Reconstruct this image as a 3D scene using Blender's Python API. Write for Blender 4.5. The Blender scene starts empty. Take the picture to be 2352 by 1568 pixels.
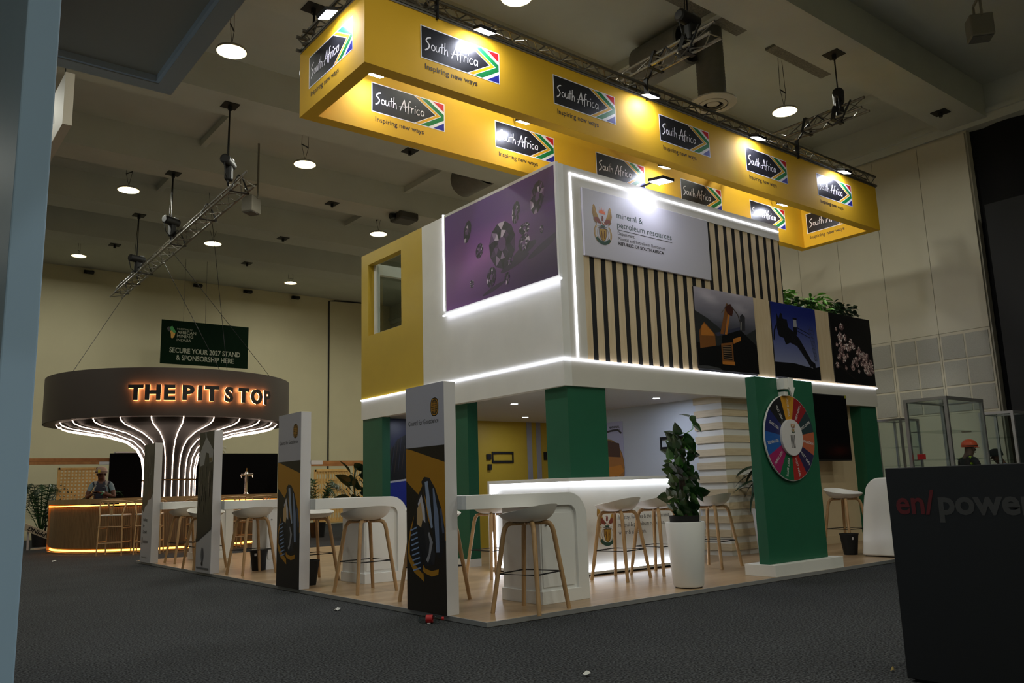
import bpy, bmesh, math, random
from mathutils import Vector, Matrix
PI = math.pi
random.seed(7)
SC = bpy.context.scene
COL = SC.collection

# ------------------------------------------------------------------ camera, world, exposure
cam_d = bpy.data.cameras.new('camera'); cam = bpy.data.objects.new('camera', cam_d); COL.objects.link(cam)
cam_d.sensor_width = 36.0; cam_d.lens = 36.0 * 1898.0 / 2352.0; cam_d.clip_start = 0.05; cam_d.clip_end = 200
def aim_camera(loc, yaw, pitch, roll):
    y, p, r = (math.radians(a) for a in (yaw, pitch, roll))
    F = Vector((math.cos(y)*math.cos(p), math.sin(y)*math.cos(p), math.sin(p)))
    R = Vector((math.sin(y), -math.cos(y), 0)); U = R.cross(F)
    R2 = R*math.cos(r) + U*math.sin(r); U2 = U*math.cos(r) - R*math.sin(r)
    m = Matrix((R2, U2, -F)).transposed().to_4x4(); m.translation = Vector(loc)
    cam.matrix_world = m
aim_camera((-3.927, -5.341, 1.05), 51.400, 10.055, -1.806)
SC.camera = cam
W = bpy.data.worlds.new('world'); SC.world = W; W.use_nodes = True
W.node_tree.nodes['Background'].inputs[0].default_value = (0.75, 0.8, 1, 1)
W.node_tree.nodes['Background'].inputs[1].default_value = 0.0
vs = SC.view_settings
vs.view_transform = 'Standard'; vs.look = 'None'; vs.exposure = -0.08; vs.gamma = 1.0; vs.use_curve_mapping = False
LAMP_E = 370.0      # hall pendants
LED_E = 6.0        # white strips
FLOOD_E = 150.0     # banner floodlights

# ------------------------------------------------------------------ materials
def lin(c):
    return tuple(((v/255.0)/12.92 if v/255.0 <= 0.04045 else ((v/255.0+0.055)/1.055)**2.4) for v in c) + (1.0,)
MATS = {}
def mat(name, col, rough=0.55, metal=0.0, noise=0.0, nscale=8.0, bump=0.0, bscale=60.0, emit=None, spec=0.5, stretch=None):
    """plain principled material; noise mixes a procedural variation into the colour, bump adds fine relief"""
    if name in MATS: return MATS[name]
    m = bpy.data.materials.new(name); m.use_nodes = True; MATS[name] = m
    nt = m.node_tree; b = nt.nodes['Principled BSDF']
    c = lin(col)
    b.inputs['Base Color'].default_value = c; b.inputs['Roughness'].default_value = rough
    b.inputs['Metallic'].default_value = metal; b.inputs['Specular IOR Level'].default_value = spec
    m.diffuse_color = c
    if noise or bump:
        tc = nt.nodes.new('ShaderNodeTexCoord'); mp = nt.nodes.new('ShaderNodeMapping')
        nt.links.new(tc.outputs['Object'], mp.inputs['Vector'])
        if stretch: mp.inputs['Scale'].default_value = stretch
        if noise:
            n = nt.nodes.new('ShaderNodeTexNoise'); n.inputs['Scale'].default_value = nscale; n.inputs['Detail'].default_value = 5
            nt.links.new(mp.outputs[0], n.inputs['Vector'])
            r = nt.nodes.new('ShaderNodeValToRGB')
            r.color_ramp.elements[0].position = 0.3; r.color_ramp.elements[1].position = 0.7
            r.color_ramp.elements[0].color = tuple(v*(1-noise) for v in c[:3]) + (1,)
            r.color_ramp.elements[1].color = tuple(min(1, v*(1+noise)) for v in c[:3]) + (1,)
            nt.links.new(n.outputs['Fac'], r.inputs['Fac']); nt.links.new(r.outputs['Color'], b.inputs['Base Color'])
        if bump:
            n2 = nt.nodes.new('ShaderNodeTexNoise'); n2.inputs['Scale'].default_value = bscale; n2.inputs['Detail'].default_value = 3
            nt.links.new(mp.outputs[0], n2.inputs['Vector'])
            bp = nt.nodes.new('ShaderNodeBump'); bp.inputs['Strength'].default_value = bump; bp.inputs['Distance'].default_value = 0.02
            nt.links.new(n2.outputs['Fac'], bp.inputs['Height']); nt.links.new(bp.outputs['Normal'], b.inputs['Normal'])
    if emit:
        b.inputs['Emission Color'].default_value = lin(emit[0]); b.inputs['Emission Strength'].default_value = emit[1]
    return m
def glass(name, col=(235, 245, 245), rough=0.0, mixf=0.86):
    if name in MATS: return MATS[name]
    m = bpy.data.materials.new(name); m.use_nodes = True; MATS[name] = m
    nt = m.node_tree; nt.nodes.remove(nt.nodes['Principled BSDF']); out = nt.nodes['Material Output']
    t = nt.nodes.new('ShaderNodeBsdfTransparent'); t.inputs[0].default_value = lin(col)
    g = nt.nodes.new('ShaderNodeBsdfGlossy'); g.inputs['Roughness'].default_value = rough
    fr = nt.nodes.new('ShaderNodeFresnel'); fr.inputs['IOR'].default_value = 1.45
    mx = nt.nodes.new('ShaderNodeMixShader')
    ge = nt.nodes.new('ShaderNodeNewGeometry'); inv = nt.nodes.new('ShaderNodeMath'); inv.operation = 'SUBTRACT'; inv.inputs[0].default_value = 1.0
    mu = nt.nodes.new('ShaderNodeMath'); mu.operation = 'MULTIPLY'
    nt.links.new(ge.outputs['Backfacing'], inv.inputs[1]); nt.links.new(fr.outputs[0], mu.inputs[0]); nt.links.new(inv.outputs[0], mu.inputs[1])
    nt.links.new(mu.outputs[0], mx.inputs[0]); nt.links.new(t.outputs[0], mx.inputs[1]); nt.links.new(g.outputs[0], mx.inputs[2])
    nt.links.new(mx.outputs[0], out.inputs['Surface'])
    return m
def print_mat():
    """printed graphic: takes its colour from the face colours of the print"""
    if 'printed_graphic' in MATS: return MATS['printed_graphic']
    m = bpy.data.materials.new('printed_graphic'); m.use_nodes = True; MATS['printed_graphic'] = m
    nt = m.node_tree; b = nt.nodes['Principled BSDF']; b.inputs['Roughness'].default_value = 0.35
    a = nt.nodes.new('ShaderNodeVertexColor'); a.layer_name = 'ink'
    nt.links.new(a.outputs['Color'], b.inputs['Base Color'])
    return m
def wood(name, c1, c2, rough=0.5, stretch=(2, 30, 30), scale=1.5):
    if name in MATS: return MATS[name]
    m = bpy.data.materials.new(name); m.use_nodes = True; MATS[name] = m
    nt = m.node_tree; b = nt.nodes['Principled BSDF']; b.inputs['Roughness'].default_value = rough
    tc = nt.nodes.new('ShaderNodeTexCoord'); mp = nt.nodes.new('ShaderNodeMapping'); mp.inputs['Scale'].default_value = stretch
    n = nt.nodes.new('ShaderNodeTexNoise'); n.inputs['Scale'].default_value = scale; n.inputs['Detail'].default_value = 6; n.inputs['Distortion'].default_value = 0.6
    r = nt.nodes.new('ShaderNodeValToRGB'); r.color_ramp.elements[0].color = lin(c1); r.color_ramp.elements[1].color = lin(c2)
    r.color_ramp.elements[0].position = 0.3; r.color_ramp.elements[1].position = 0.7
    nt.links.new(tc.outputs['Object'], mp.inputs[0]); nt.links.new(mp.outputs[0], n.inputs['Vector'])
    nt.links.new(n.outputs['Fac'], r.inputs[0]); nt.links.new(r.outputs[0], b.inputs['Base Color'])
    m.diffuse_color = lin(c1)
    return m
def laminate():
    m = bpy.data.materials.new('oak_laminate'); m.use_nodes = True
    nt = m.node_tree; b = nt.nodes['Principled BSDF']; b.inputs['Roughness'].default_value = 0.32
    tc = nt.nodes.new('ShaderNodeTexCoord'); mp = nt.nodes.new('ShaderNodeMapping')
    br = nt.nodes.new('ShaderNodeTexBrick'); br.inputs['Scale'].default_value = 1.0
    br.inputs['Brick Width'].default_value = 1.25; br.inputs['Row Height'].default_value = 0.17; br.inputs['Mortar Size'].default_value = 0.0012
    br.inputs['Color1'].default_value = lin((178, 152, 118)); br.inputs['Color2'].default_value = lin((158, 130, 96)); br.inputs['Mortar'].default_value = lin((110, 86, 60))
    mp2 = nt.nodes.new('ShaderNodeMapping'); mp2.inputs['Scale'].default_value = (1.2, 16, 16)
    n = nt.nodes.new('ShaderNodeTexNoise'); n.inputs['Scale'].default_value = 1.6; n.inputs['Detail'].default_value = 6
    r = nt.nodes.new('ShaderNodeValToRGB'); r.color_ramp.elements[0].color = (0.72, 0.70, 0.68, 1); r.color_ramp.elements[1].color = (1.12, 1.1, 1.08, 1)
    mx = nt.nodes.new('ShaderNodeMix'); mx.data_type = 'RGBA'; mx.blend_type = 'MULTIPLY'; mx.inputs['Factor'].default_value = 1
    nt.links.new(tc.outputs['Object'], mp.inputs[0]); nt.links.new(tc.outputs['Object'], mp2.inputs[0])
    nt.links.new(mp.outputs[0], br.inputs['Vector']); nt.links.new(mp2.outputs[0], n.inputs['Vector']); nt.links.new(n.outputs['Fac'], r.inputs[0])
    nt.links.new(br.outputs['Color'], mx.inputs[6]); nt.links.new(r.outputs[0], mx.inputs[7]); nt.links.new(mx.outputs[2], b.inputs['Base Color'])
    return m
def carpet():
    m = bpy.data.materials.new('grey_carpet'); m.use_nodes = True
    nt = m.node_tree; b = nt.nodes['Principled BSDF']; b.inputs['Roughness'].default_value = 0.95; b.inputs['Specular IOR Level'].default_value = 0.1
    tc = nt.nodes.new('ShaderNodeTexCoord')
    n = nt.nodes.new('ShaderNodeTexNoise'); n.inputs['Scale'].default_value = 70; n.inputs['Detail'].default_value = 4
    n3 = nt.nodes.new('ShaderNodeTexNoise'); n3.inputs['Scale'].default_value = 1.3; n3.inputs['Detail'].default_value = 6
    r = nt.nodes.new('ShaderNodeValToRGB'); r.color_ramp.elements[0].position = .40; r.color_ramp.elements[1].position = .64
    r.color_ramp.elements[0].color = lin((24, 25, 26)); r.color_ramp.elements[1].color = lin((80, 82, 84))
    r3 = nt.nodes.new('ShaderNodeValToRGB'); r3.color_ramp.elements[0].color = (.75, .75, .75, 1); r3.color_ramp.elements[1].color = (1.2, 1.2, 1.2, 1)
    mx = nt.nodes.new('ShaderNodeMix'); mx.data_type = 'RGBA'; mx.blend_type = 'MULTIPLY'; mx.inputs['Factor'].default_value = 1
    bp = nt.nodes.new('ShaderNodeBump'); bp.inputs['Strength'].default_value = .5; bp.inputs['Distance'].default_value = .01
    nt.links.new(tc.outputs['Object'], n.inputs['Vector']); nt.links.new(tc.outputs['Object'], n3.inputs['Vector'])
    nt.links.new(n.outputs['Fac'], r.inputs[0]); nt.links.new(n3.outputs['Fac'], r3.inputs[0])
    nt.links.new(r.outputs[0], mx.inputs[6]); nt.links.new(r3.outputs[0], mx.inputs[7]); nt.links.new(mx.outputs[2], b.inputs['Base Color'])
    nt.links.new(n.outputs['Fac'], bp.inputs['Height']); nt.links.new(bp.outputs[0], b.inputs['Normal'])
    return m
WHITE = mat('white_lacquer', (226, 226, 224), .35)
WHITE_M = mat('white_matt_board', (222, 221, 216), .6, noise=.03, nscale=3)
GREEN = mat('green_paint', (20, 90, 63), .55, noise=.04, nscale=4)
YELLOW = mat('yellow_paint', (190, 160, 44), .5, noise=.03, nscale=3)
YELLOW_F = mat('yellow_fabric', (220, 171, 22), .75, noise=.03, nscale=2, bump=.05, bscale=300)
BLACK = mat('black_matt', (9, 9, 10), .65)
BLACK_G = mat('black_gloss', (8, 8, 9), .18)
ALU = mat('brushed_aluminium', (170, 170, 172), .35, metal=1.0, noise=.1, nscale=20)
STEEL = mat('dark_steel', (34, 34, 36), .45, metal=.6)
OAK = wood('oak_leg', (160, 124, 82), (188, 152, 108), .5, (30, 30, 3), 1.2)
PLY = wood('light_plywood', (204, 180, 142), (218, 198, 164), .55, (10, 10, 1.2), 1.4)
LED = mat('white_light_strip', (255, 255, 255), .4, emit=((238, 240, 255), LED_E))
WARM = mat('warm_light_strip', (255, 190, 110), .4, emit=((255, 158, 62), 9.0))
TUBE = mat('pink_white_light_tube', (255, 235, 225), .4, emit=((255, 226, 205), 6.0))
LED2 = mat('bright_light_strip', (255, 255, 255), .4, emit=((236, 242, 255), 11.0))
TRIM = mat('satin_edge_trim', (158, 158, 158), .4, metal=.35)
# ------------------------------------------------------------------ builders
class MB:
    """collects faces of one mesh part"""
    def __init__(s): s.v = []; s.f = []; s.m = []; s.c = []
    def add(s, vs, fs, mi=0, col=None):
        k = len(s.v); s.v += [tuple(p) for p in vs]
        for f in fs: s.f.append(tuple(i+k for i in f)); s.m.append(mi); s.c.append(col)
        return s
    def box(s, x0, x1, y0, y1, z0, z1, mi=0):
        v = [(x, y, z) for z in (z0, z1) for y in (y0, y1) for x in (x0, x1)]
        return s.add(v, [(0,2,3,1), (4,5,7,6), (0,1,5,4), (2,6,7,3), (0,4,6,2), (1,3,7,5)], mi)
    def obox(s, c, u, v, w, mi=0):
        """box from its centre and three half vectors"""
        c, u, v, w = map(Vector, (c, u, v, w))
        P = [c + a*u + b*v + d*w for d in (-1, 1) for b in (-1, 1) for a in (-1, 1)]
        return s.add(P, [(0,2,3,1), (4,5,7,6), (0,1,5,4), (2,6,7,3), (0,4,6,2), (1,3,7,5)], mi)
    def bar(s, a, b, w, h=None, mi=0, up=(0,0,1)):
        a, b = Vector(a), Vector(b); d = b-a; h = h or w
        L = d.length; d = d.normalized(); u = Vector(up)
        if abs(d.dot(u)) > .97: u = Vector((1,0,0))
        r = d.cross(u).normalized(); u2 = r.cross(d)
        return s.obox((a+b)/2, d*L/2, r*w/2, u2*h/2, mi)
    def tube(s, pts, r, n=8, mi=0, cap=True, closed=False):
        pts = [Vector(p) for p in pts]; N = len(pts)
        rs = r if isinstance(r, (list, tuple)) else [r]*N
        k = len(s.v); prev = None
        for i, p in enumerate(pts):
            if closed: t = pts[(i+1) % N] - pts[i-1]
            else: t = pts[min(i+1, N-1)] - pts[max(i-1, 0)]
            t = t.normalized()
            if prev is None:
                u = Vector((0,0,1)) if abs(t.z) < .9 else Vector((1,0,0))
                a = t.cross(u).normalized()
            else:
                a = (prev - t*prev.dot(t)).normalized()
            prev = a; b = t.cross(a)
            for j in range(n):
                th = 2*PI*j/n; s.v.append(tuple(p + (a*math.cos(th) + b*math.sin(th))*rs[i]))
        for i in range(N if closed else N-1):
            for j in range(n):
                a0 = k+i*n+j; a1 = k+i*n+(j+1) % n; b0 = k+((i+1) % N)*n+j; b1 = k+((i+1) % N)*n+(j+1) % n
                s.f.append((a0, a1, b1, b0)); s.m.append(mi); s.c.append(None)
        if cap and not closed:
            s.f.append(tuple(k+j for j in reversed(range(n)))); s.m.append(mi); s.c.append(None)
            s.f.append(tuple(k+(N-1)*n+j for j in range(n))); s.m.append(mi); s.c.append(None)
        return s
    def lathe(s, prof, n=32, c=(0,0,0), a0=0, a1=2*PI, mi=0):
        """profile of (r, z) turned about the vertical axis through c"""
        full = abs(a1-a0-2*PI) < 1e-6; k = len(s.v); na = n if full else n+1
        for (r, z) in prof:
            for j in range(na):
                t = a0+(a1-a0)*j/n; s.v.append((c[0]+r*math.cos(t), c[1]+r*math.sin(t), c[2]+z))
        for i in range(len(prof)-1):
            for j in range(n):
                j2 = (j+1) % na
                s.f.append((k+i*na+j, k+i*na+j2, k+(i+1)*na+j2, k+(i+1)*na+j)); s.m.append(mi); s.c.append(None)
        return s
    def prism(s, poly, o, u, v, w, mi=0):
        """polygon in the (u, v) frame at o, extruded along w"""
        o, u, v, w = map(Vector, (o, u, v, w)); n = len(poly)
        A = [o+u*a+v*b for a, b in poly]; B = [p+w for p in A]
        return s.add(A+B, [tuple(reversed(range(n))), tuple(range(n, 2*n))] + [(i, (i+1) % n, n+(i+1) % n, n+i) for i in range(n)], mi)
    def strip(s, pts, wid, o, u, v, off=0.0, mi=0, col=None):
        """flat brush stroke along 2-D points in the (u, v) frame"""
        o, u, v = Vector(o), Vector(u), Vector(v); nrm = u.cross(v).normalized()*off
        N = len(pts); L = []; R = []
        for i in range(N):
            a = Vector(pts[max(i-1, 0)]); b = Vector(pts[min(i+1, N-1)]); d = (b-a)
            d = d.normalized() if d.length > 1e-9 else Vector((1, 0))
            w = wid[i] if isinstance(wid, (list, tuple)) else wid
            p = Vector(pts[i]); q = Vector((-d.y, d.x))*w/2
            L.append(o+u*(p.x+q.x)+v*(p.y+q.y)+nrm); R.append(o+u*(p.x-q.x)+v*(p.y-q.y)+nrm)
        return s.add(L+R, [(N+i, N+i+1, i+1, i) for i in range(N-1)], mi, col)
    def poly(s, pts, o, u, v, off=0.0, mi=0, col=None):
        o, u, v = Vector(o), Vector(u), Vector(v); nrm = u.cross(v).normalized()*off
        return s.add([o+u*a+v*b+nrm for a, b in pts], [tuple(range(len(pts)))], mi, col)
    def mesh(s, name, mats, base=(0,0,0), smooth=False, fix=True):
        me = bpy.data.meshes.new(name)
        bx, by, bz = base
        me.from_pydata([(a-bx, b-by, c-bz) for a, b, c in s.v], [], s.f)
        for m_ in (mats if isinstance(mats, (list, tuple)) else [mats]): me.materials.append(m_)
        me.polygons.foreach_set('material_index', s.m)
        if any(c is not None for c in s.c):
            ca = me.color_attributes.new('ink', 'FLOAT_COLOR', 'CORNER')
            for p, c in zip(me.polygons, s.c):
                if isinstance(c, list):
                    for k, li in enumerate(p.loop_indices): ca.data[li].color = lin(c[k])
                    continue
                cc = lin(c) if c is not None else (1, 1, 1, 1)
                for li in p.loop_indices: ca.data[li].color = cc
        elif fix:
            bm = bmesh.new(); bm.from_mesh(me); bmesh.ops.recalc_face_normals(bm, faces=bm.faces); bm.to_mesh(me); bm.free()
        if smooth:
            me.polygons.foreach_set('use_smooth', [True]*len(me.polygons))
            try: me.set_sharp_from_angle(angle=math.radians(38))
            except Exception: pass
        me.update()
        return me
    def build(s, name, mats, parent=None, smooth=False, bevel=0.0, local=False):
        """links the part; the points are world points unless local, and parents are never rotated while building"""
        base = (0,0,0) if (parent is None or local) else tuple(parent.get('base', (0,0,0)))
        o = bpy.data.objects.new(name, s.mesh(name, mats, base, smooth)); COL.objects.link(o)
        if parent is not None:
            o.parent = parent; o['base'] = list(base)
        if bevel:
            b = o.modifiers.new('bevel', 'BEVEL'); b.width = bevel; b.segments = 2; b.limit_method = 'ANGLE'; b.angle_limit = math.radians(40)
        return o
def clean(o):
    if 'base' in o: del o['base']
def tag(o, label, cat, group=None):
    o['label'] = label; o['category'] = cat
    if group: o['group'] = group
    return o
def thing(name, label, cat, loc=(0,0,0), group=None):
    o = bpy.data.objects.new(name, None); COL.objects.link(o); o.location = loc; o['base'] = list(loc)
    o.empty_display_size = .1
    return tag(o, label, cat, group)
def struct(o): o['kind'] = 'structure'; return o
def copy_tree(o, parent=None):
    c = o.copy(); COL.objects.link(c)
    if parent is not None: c.parent = parent
    for ch in o.children: copy_tree(ch, c)
    return c
def place(o, loc, rz=0):
    o.location = loc; o.rotation_euler = (0, 0, rz); return o
def arc(cx, cy, r, a0, a1, n):
    return [(cx+r*math.cos(math.radians(a0+(a1-a0)*i/n)), cy+r*math.sin(math.radians(a0+(a1-a0)*i/n))) for i in range(n+1)]
def text_points(s, bold=0.0, spacing=1.0):
    cu = bpy.data.curves.new('t', 'FONT'); cu.body = s; cu.size = 1.0; cu.offset = bold; cu.space_character = spacing
    cu.resolution_u = 3; cu.fill_mode = 'FRONT'
    ob = bpy.data.objects.new('t', cu); COL.objects.link(ob)
    dg = bpy.context.evaluated_depsgraph_get(); me = bpy.data.meshes.new_from_object(ob.evaluated_get(dg))
    V = [(v.co.x, v.co.y) for v in me.vertices]; F = [tuple(p.vertices) for p in me.polygons]
    bpy.data.objects.remove(ob); bpy.data.curves.remove(cu); bpy.data.meshes.remove(me)
    return V, F
def lettering(s, name, m, parent, o, u, v, width=None, height=None, bold=0.0, off=.0015, align='L', sx=1.0, spacing=1.0, depth=0.0):
    """flat letters in the (u, v) frame; o is the left (L), middle (C) or right (R) end of the baseline; height = cap height"""
    V, F = text_points(s, bold, spacing)
    x0 = min(p[0] for p in V); x1 = max(p[0] for p in V); cap = 0.729
    if width is not None:
        kx = width/(x1-x0); ky = (height/cap) if height else kx
    else:
        ky = height/cap; kx = ky*sx
    sh = {'L': -x0, 'C': -(x0+x1)/2, 'R': -x1}[align]
    o, u, v = Vector(o), Vector(u), Vector(v); n = u.cross(v).normalized()
    b = MB()
    P = [o+u*((x+sh)*kx)+v*(y*ky)+n*(off+depth) for x, y in V]
    b.add(P, F)
    if depth:
        e = {}
        for f in F:
            for i in range(len(f)):
                a, c = f[i], f[(i+1) % len(f)]; e[(a, c)] = e.get((a, c), 0)+1
        k = len(b.v); b.v += [tuple(o+u*((x+sh)*kx)+v*(y*ky)+n*off) for x, y in V]
        for (a, c) in e:
            if (c, a) not in e: b.f.append((a, k+a, k+c, c)); b.m.append(0); b.c.append(None)
    me_o = b.build(name, m, parent)
    return me_o
def picture(name, parent, o, u, v, layers, step=.0004, off=.001):
    """a printed picture: coloured flat shapes laid one over another; layer = (colour, points) or ('stroke', colour, points, width)"""
    b = MB()
    flat = [(i, q) for i, L in enumerate(layers) for q in (L if isinstance(L, list) else [L])]
    for i, L in flat:
        if L[0] == 'stroke': b.strip(L[2], L[3], o, u, v, off+i*step, 0, L[1])
        elif L[0] == 'grid':
            _, u0, u1, v0, v1, nu, nv, fn = L
            for a in range(nu):
                for c in range(nv):
                    pu = [u0+(u1-u0)*(a+d)/nu for d in (0, 1)]; pv = [v0+(v1-v0)*(c+d)/nv for d in (0, 1)]
                    b.poly([(pu[0], pv[0]), (pu[1], pv[0]), (pu[1], pv[1]), (pu[0], pv[1])], o, u, v, off+i*step, 0, [fn(a/nu, c/nv), fn((a+1)/nu, c/nv), fn((a+1)/nu, (c+1)/nv), fn(a/nu, (c+1)/nv)])
        else: b.poly(L[1], o, u, v, off+i*step, 0, L[0])
    return b.build(name, print_mat(), parent)
def lerp(a, b, t): return tuple(x+(y-x)*t for x, y in zip(a, b))
X_, Y_, Z_ = Vector((1,0,0)), Vector((0,1,0)), Vector((0,0,1))
# ------------------------------------------------------------------ the hall
HX0, HX1, HY0, HY1, SLAB, BEAM = -16.0, 12.3, -14.0, 22.7, 8.3, 7.65
CEIL = mat('ceiling_plaster', (192, 194, 184), .8, noise=.04, nscale=1.5)
WALL = mat('beige_wall_paint', (206, 198, 164), .8, noise=.03, nscale=1.2)
WALLR = mat('ivory_wall_board', (196, 190, 170), .75, noise=.03, nscale=1.5)
TILE = mat('acoustic_tile', (164, 162, 152), .9, noise=.08, nscale=90, bump=.2, bscale=120)
struct(MB().box(HX0, HX1+3, HY0, HY1+.4, -.2, 0).build('floor', carpet()))
ceil = struct(MB().box(HX0, HX1+.3, HY0, HY1, SLAB, SLAB+.3).build('ceiling', CEIL))
for yc in (-9.5, -6.05, -2.6, .84, 4.41, 7.94, 11.47, 14.57, 17.32):
    MB().box(HX0, HX1, yc-.4, yc+.4, BEAM, SLAB).build('ceiling_beam', CEIL, ceil)
for xc in (1.2, 6.05, 10.95):
    for y0, y1 in ((1.24, 4.01), (8.34, 11.07), (11.87, 14.17)):
        MB().box(xc-.06, xc+.06, y0, y1, SLAB-.14, SLAB).build('ceiling_rib', CEIL, ceil)
tray = mat('perforated_tray', (120, 116, 104), .7, noise=.35, nscale=45)
for xa, xb in ((5.0, 6.9), (7.7, 9.4)):
    MB().box(xa, xb, 1.62, 2.05, SLAB-.05, SLAB).build('perforated_tray', tray, ceil)
struct(MB().box(HX0, HX1+.3, HY1, HY1+.3, 0, SLAB).build('wall_back', WALL))
struct(MB().box(HX0-.3, HX0, HY0, HY1, 0, SLAB).build('wall_left', WALL))
struct(MB().box(HX0, HX1+3, HY0-.3, HY0, 0, SLAB).build('wall_front', WALL))
wr = struct(MB().box(HX1+.06, HX1+.3, .86, HY1, 0, 7.56).build('wall_right', WALLR))
# folding wall leaves above and below the acoustic squares
py = [.88, 1.80, 2.74, 3.68, 4.62, 5.56, 6.50, 7.44, 8.4]
for a, b in zip(py[:-1], py[1:]):
    MB().box(HX1, HX1+.06, a+.004, b-.004, 3.715, 7.5).build('wall_panel', WALLR, wr)
    MB().box(HX1, HX1+.06, a+.004, b-.004, .02, 2.165).build('wall_panel', WALLR, wr)
    MB().box(HX1+.006, HX1+.06, a+.004, b-.004, 2.17, 3.71).build('panel_backing', WALLR, wr)
    for r in range(3):
        for q in range(2):
            ya = a+.04+q*.44; z0 = 2.21+r*.495
            MB().box(HX1-.004, HX1+.02, ya, ya+.405, z0, z0+.455).build('acoustic_tile', TILE, wr)
struct(MB().box(HX1, HX1+.3, HY0, HY1, 7.56, SLAB).build('trim_1', CEIL))
struct(MB().box(HX1-.06, HX1, HY0, HY1, 7.72, 7.80).build('trim_2', CEIL))
# black drapes closing the opening beside the folding wall
b = MB(); n = 60
ys = [.86-i*14.8/n for i in range(n+1)]
xs = [HX1+.22+.05*math.sin(i*1.9) for i in range(n+1)]
b.add([(x, y, 0) for x, y in zip(xs, ys)]+[(x, y, 7.56) for x, y in zip(xs, ys)], [(i, i+1, n+2+i, n+1+i) for i in range(n)])
tag(b.build('black_drape', mat('black_drape', (8, 8, 9), .95), smooth=True), 'floor-length black drape beside the ivory folding wall', 'drape')
tag(MB().box(12.0, 12.06, -6, .58, 0, 5.9).build('dark_partition', mat('dark_partition', (22, 22, 24), .8)), 'tall dark grey partition standing before the black drape', 'partition')
# junction boxes on the back wall
for i, (x, z) in enumerate(((1.43, 8.17), (4.8, 8.17), (6.54, 8.17), (8.33, 8.17))):
    t = thing('wall_fixture', 'small dark fixture high on the beige back wall', 'wall fixture', (x, HY1, z), 'fixtures on the back wall')
    MB().box(x-.14, x+.14, HY1-.10, HY1, z-.05, z+.05).build('bracket', STEEL, t)
    MB().tube([(x-.1, HY1-.2, z-.04), (x+.12, HY1-.12, z)], .055, 8).build('head', STEEL, t)
tag(MB().tube([(9.68, HY1-.03, .1), (9.68, HY1-.03, 8.2), (9.9, HY1-.03, 8.24), (11.2, HY1-.04, 8.29)], .025, 6).build('wall_cable', BLACK), 'black cable running down the beige back wall', 'cable')
# air duct with round diffuser
t = thing('air_duct', 'grey ribbed air duct dropping to a round ceiling diffuser', 'air duct', (6.4, 2.25, 8.2))
DU = mat('duct_grey', (112, 110, 104), .6, noise=.08, nscale=12)
MB().lathe([(.22+(.006 if i % 2 else 0), 7.02+i*.03) for i in range(43)], 28, (6.4, 2.25, 0)).build('duct_pipe', DU, t, True)
b = MB()
for r0, r1, z in ((.24, .375, 7.0), (.16, .22, 6.985), (.0, .10, 6.99)):
    b.lathe([(r0, z-.02), (r1, z), (r1, z+.02), (r0, z+.02)] if r0 else [(0.001, z-.01), (r1, z), (r1, z+.03), (.001, z+.03)], 32, (6.4, 2.25, 0))
b.lathe([(.001, 7.03), (.24, 7.03)], 28, (6.4, 2.25, 0), mi=1)
b.build('diffuser', [mat('diffuser_white', (176, 172, 160), .6), BLACK], t)
def round_shell(t, x, y0, y1, z):
    MB().tube([(x, y0, z), (x, y0+.03, z), (x, y1-.03, z), (x, y1, z)], [.31, .34, .34, .31], 28, cap=False).build('duct_shell', DU, t, True)
    MB().tube([(x, y0+.15, z), (x, y0+.16, z)], .31, 28).build('duct_grille', BLACK, t)
round_shell(t, 5.95, 2.3, 3.3, 7.93)
t = thing('round_duct', 'dark round duct mouth above the yellow stand wall', 'air duct', (6.45, 8.75, 7.93))
round_shell(t, 6.45, 8.36, 9.3, 7.93)
# pendant lamps
LAMPGLOW = mat('lamp_diffuser', (255, 250, 235), .4, emit=((250, 250, 236), LAMP_E))
RIMGLOW = mat('lamp_rim', (255, 245, 220), .5, emit=((255, 230, 170), 2.2))
HOUS = mat('lamp_housing', (150, 146, 132), .5)
def lamp_proto():
    t = thing('pendant_lamp', 'round white pendant lamp hanging from the hall ceiling', 'lamp', (0, 0, 0), 'pendant lamps under the hall ceiling')
    MB().lathe([(.205, 0), (.215, .02), (.205, .035), (.12, .075), (.06, .09), (.001, .09)], 32).build('housing', HOUS, t, True, local=True)
    MB().lathe([(.001, .012), (.135, .012)], 32).build('diffuser', LAMPGLOW, t, local=True)
    MB().lathe([(.135, .012), (.205, 0.002)], 32).build('rim', RIMGLOW, t, local=True)
    MB().tube([(0, 0, .09), (-.10, 0, .38), (-.07, 0, .98)], .004, 5).tube([(0, 0, .09), (.10, 0, .38), (.07, 0, .98)], .004, 5).tube([(-.1, 0, .38), (.1, 0, .38)], .012, 5).build('suspension_wire', STEEL, t, local=True)
    return t
LP = [(-.17, 5.57), (2.43, 8.84), (.05, 12.08), (2.7, 14.84), (5.77, 11.94), (.62, 19.9), (6.88, 19.75), (2.32, 2.17), (8.21, 2.11),
      (5.85, 5.6), (8.3, 8.85), (8.3, 14.85), (11.2, 12.0), (11.2, 17.6), (-3.2, 2.15), (-3.2, 8.85), (-3.2, 14.85), (-6.1, 12), (-6.1, 17.6),
      (-.15, -1.2), (-3.2, -4.6), (-.15, -8.0), (-6.1, -8.0), (-3.2, -11.4), (-9, -11.4),
      (2.5, -4.6), (8.3, -4.6), (5.85, -8.0), (2.5, -11.4), (8.3, -11.4)]
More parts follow.
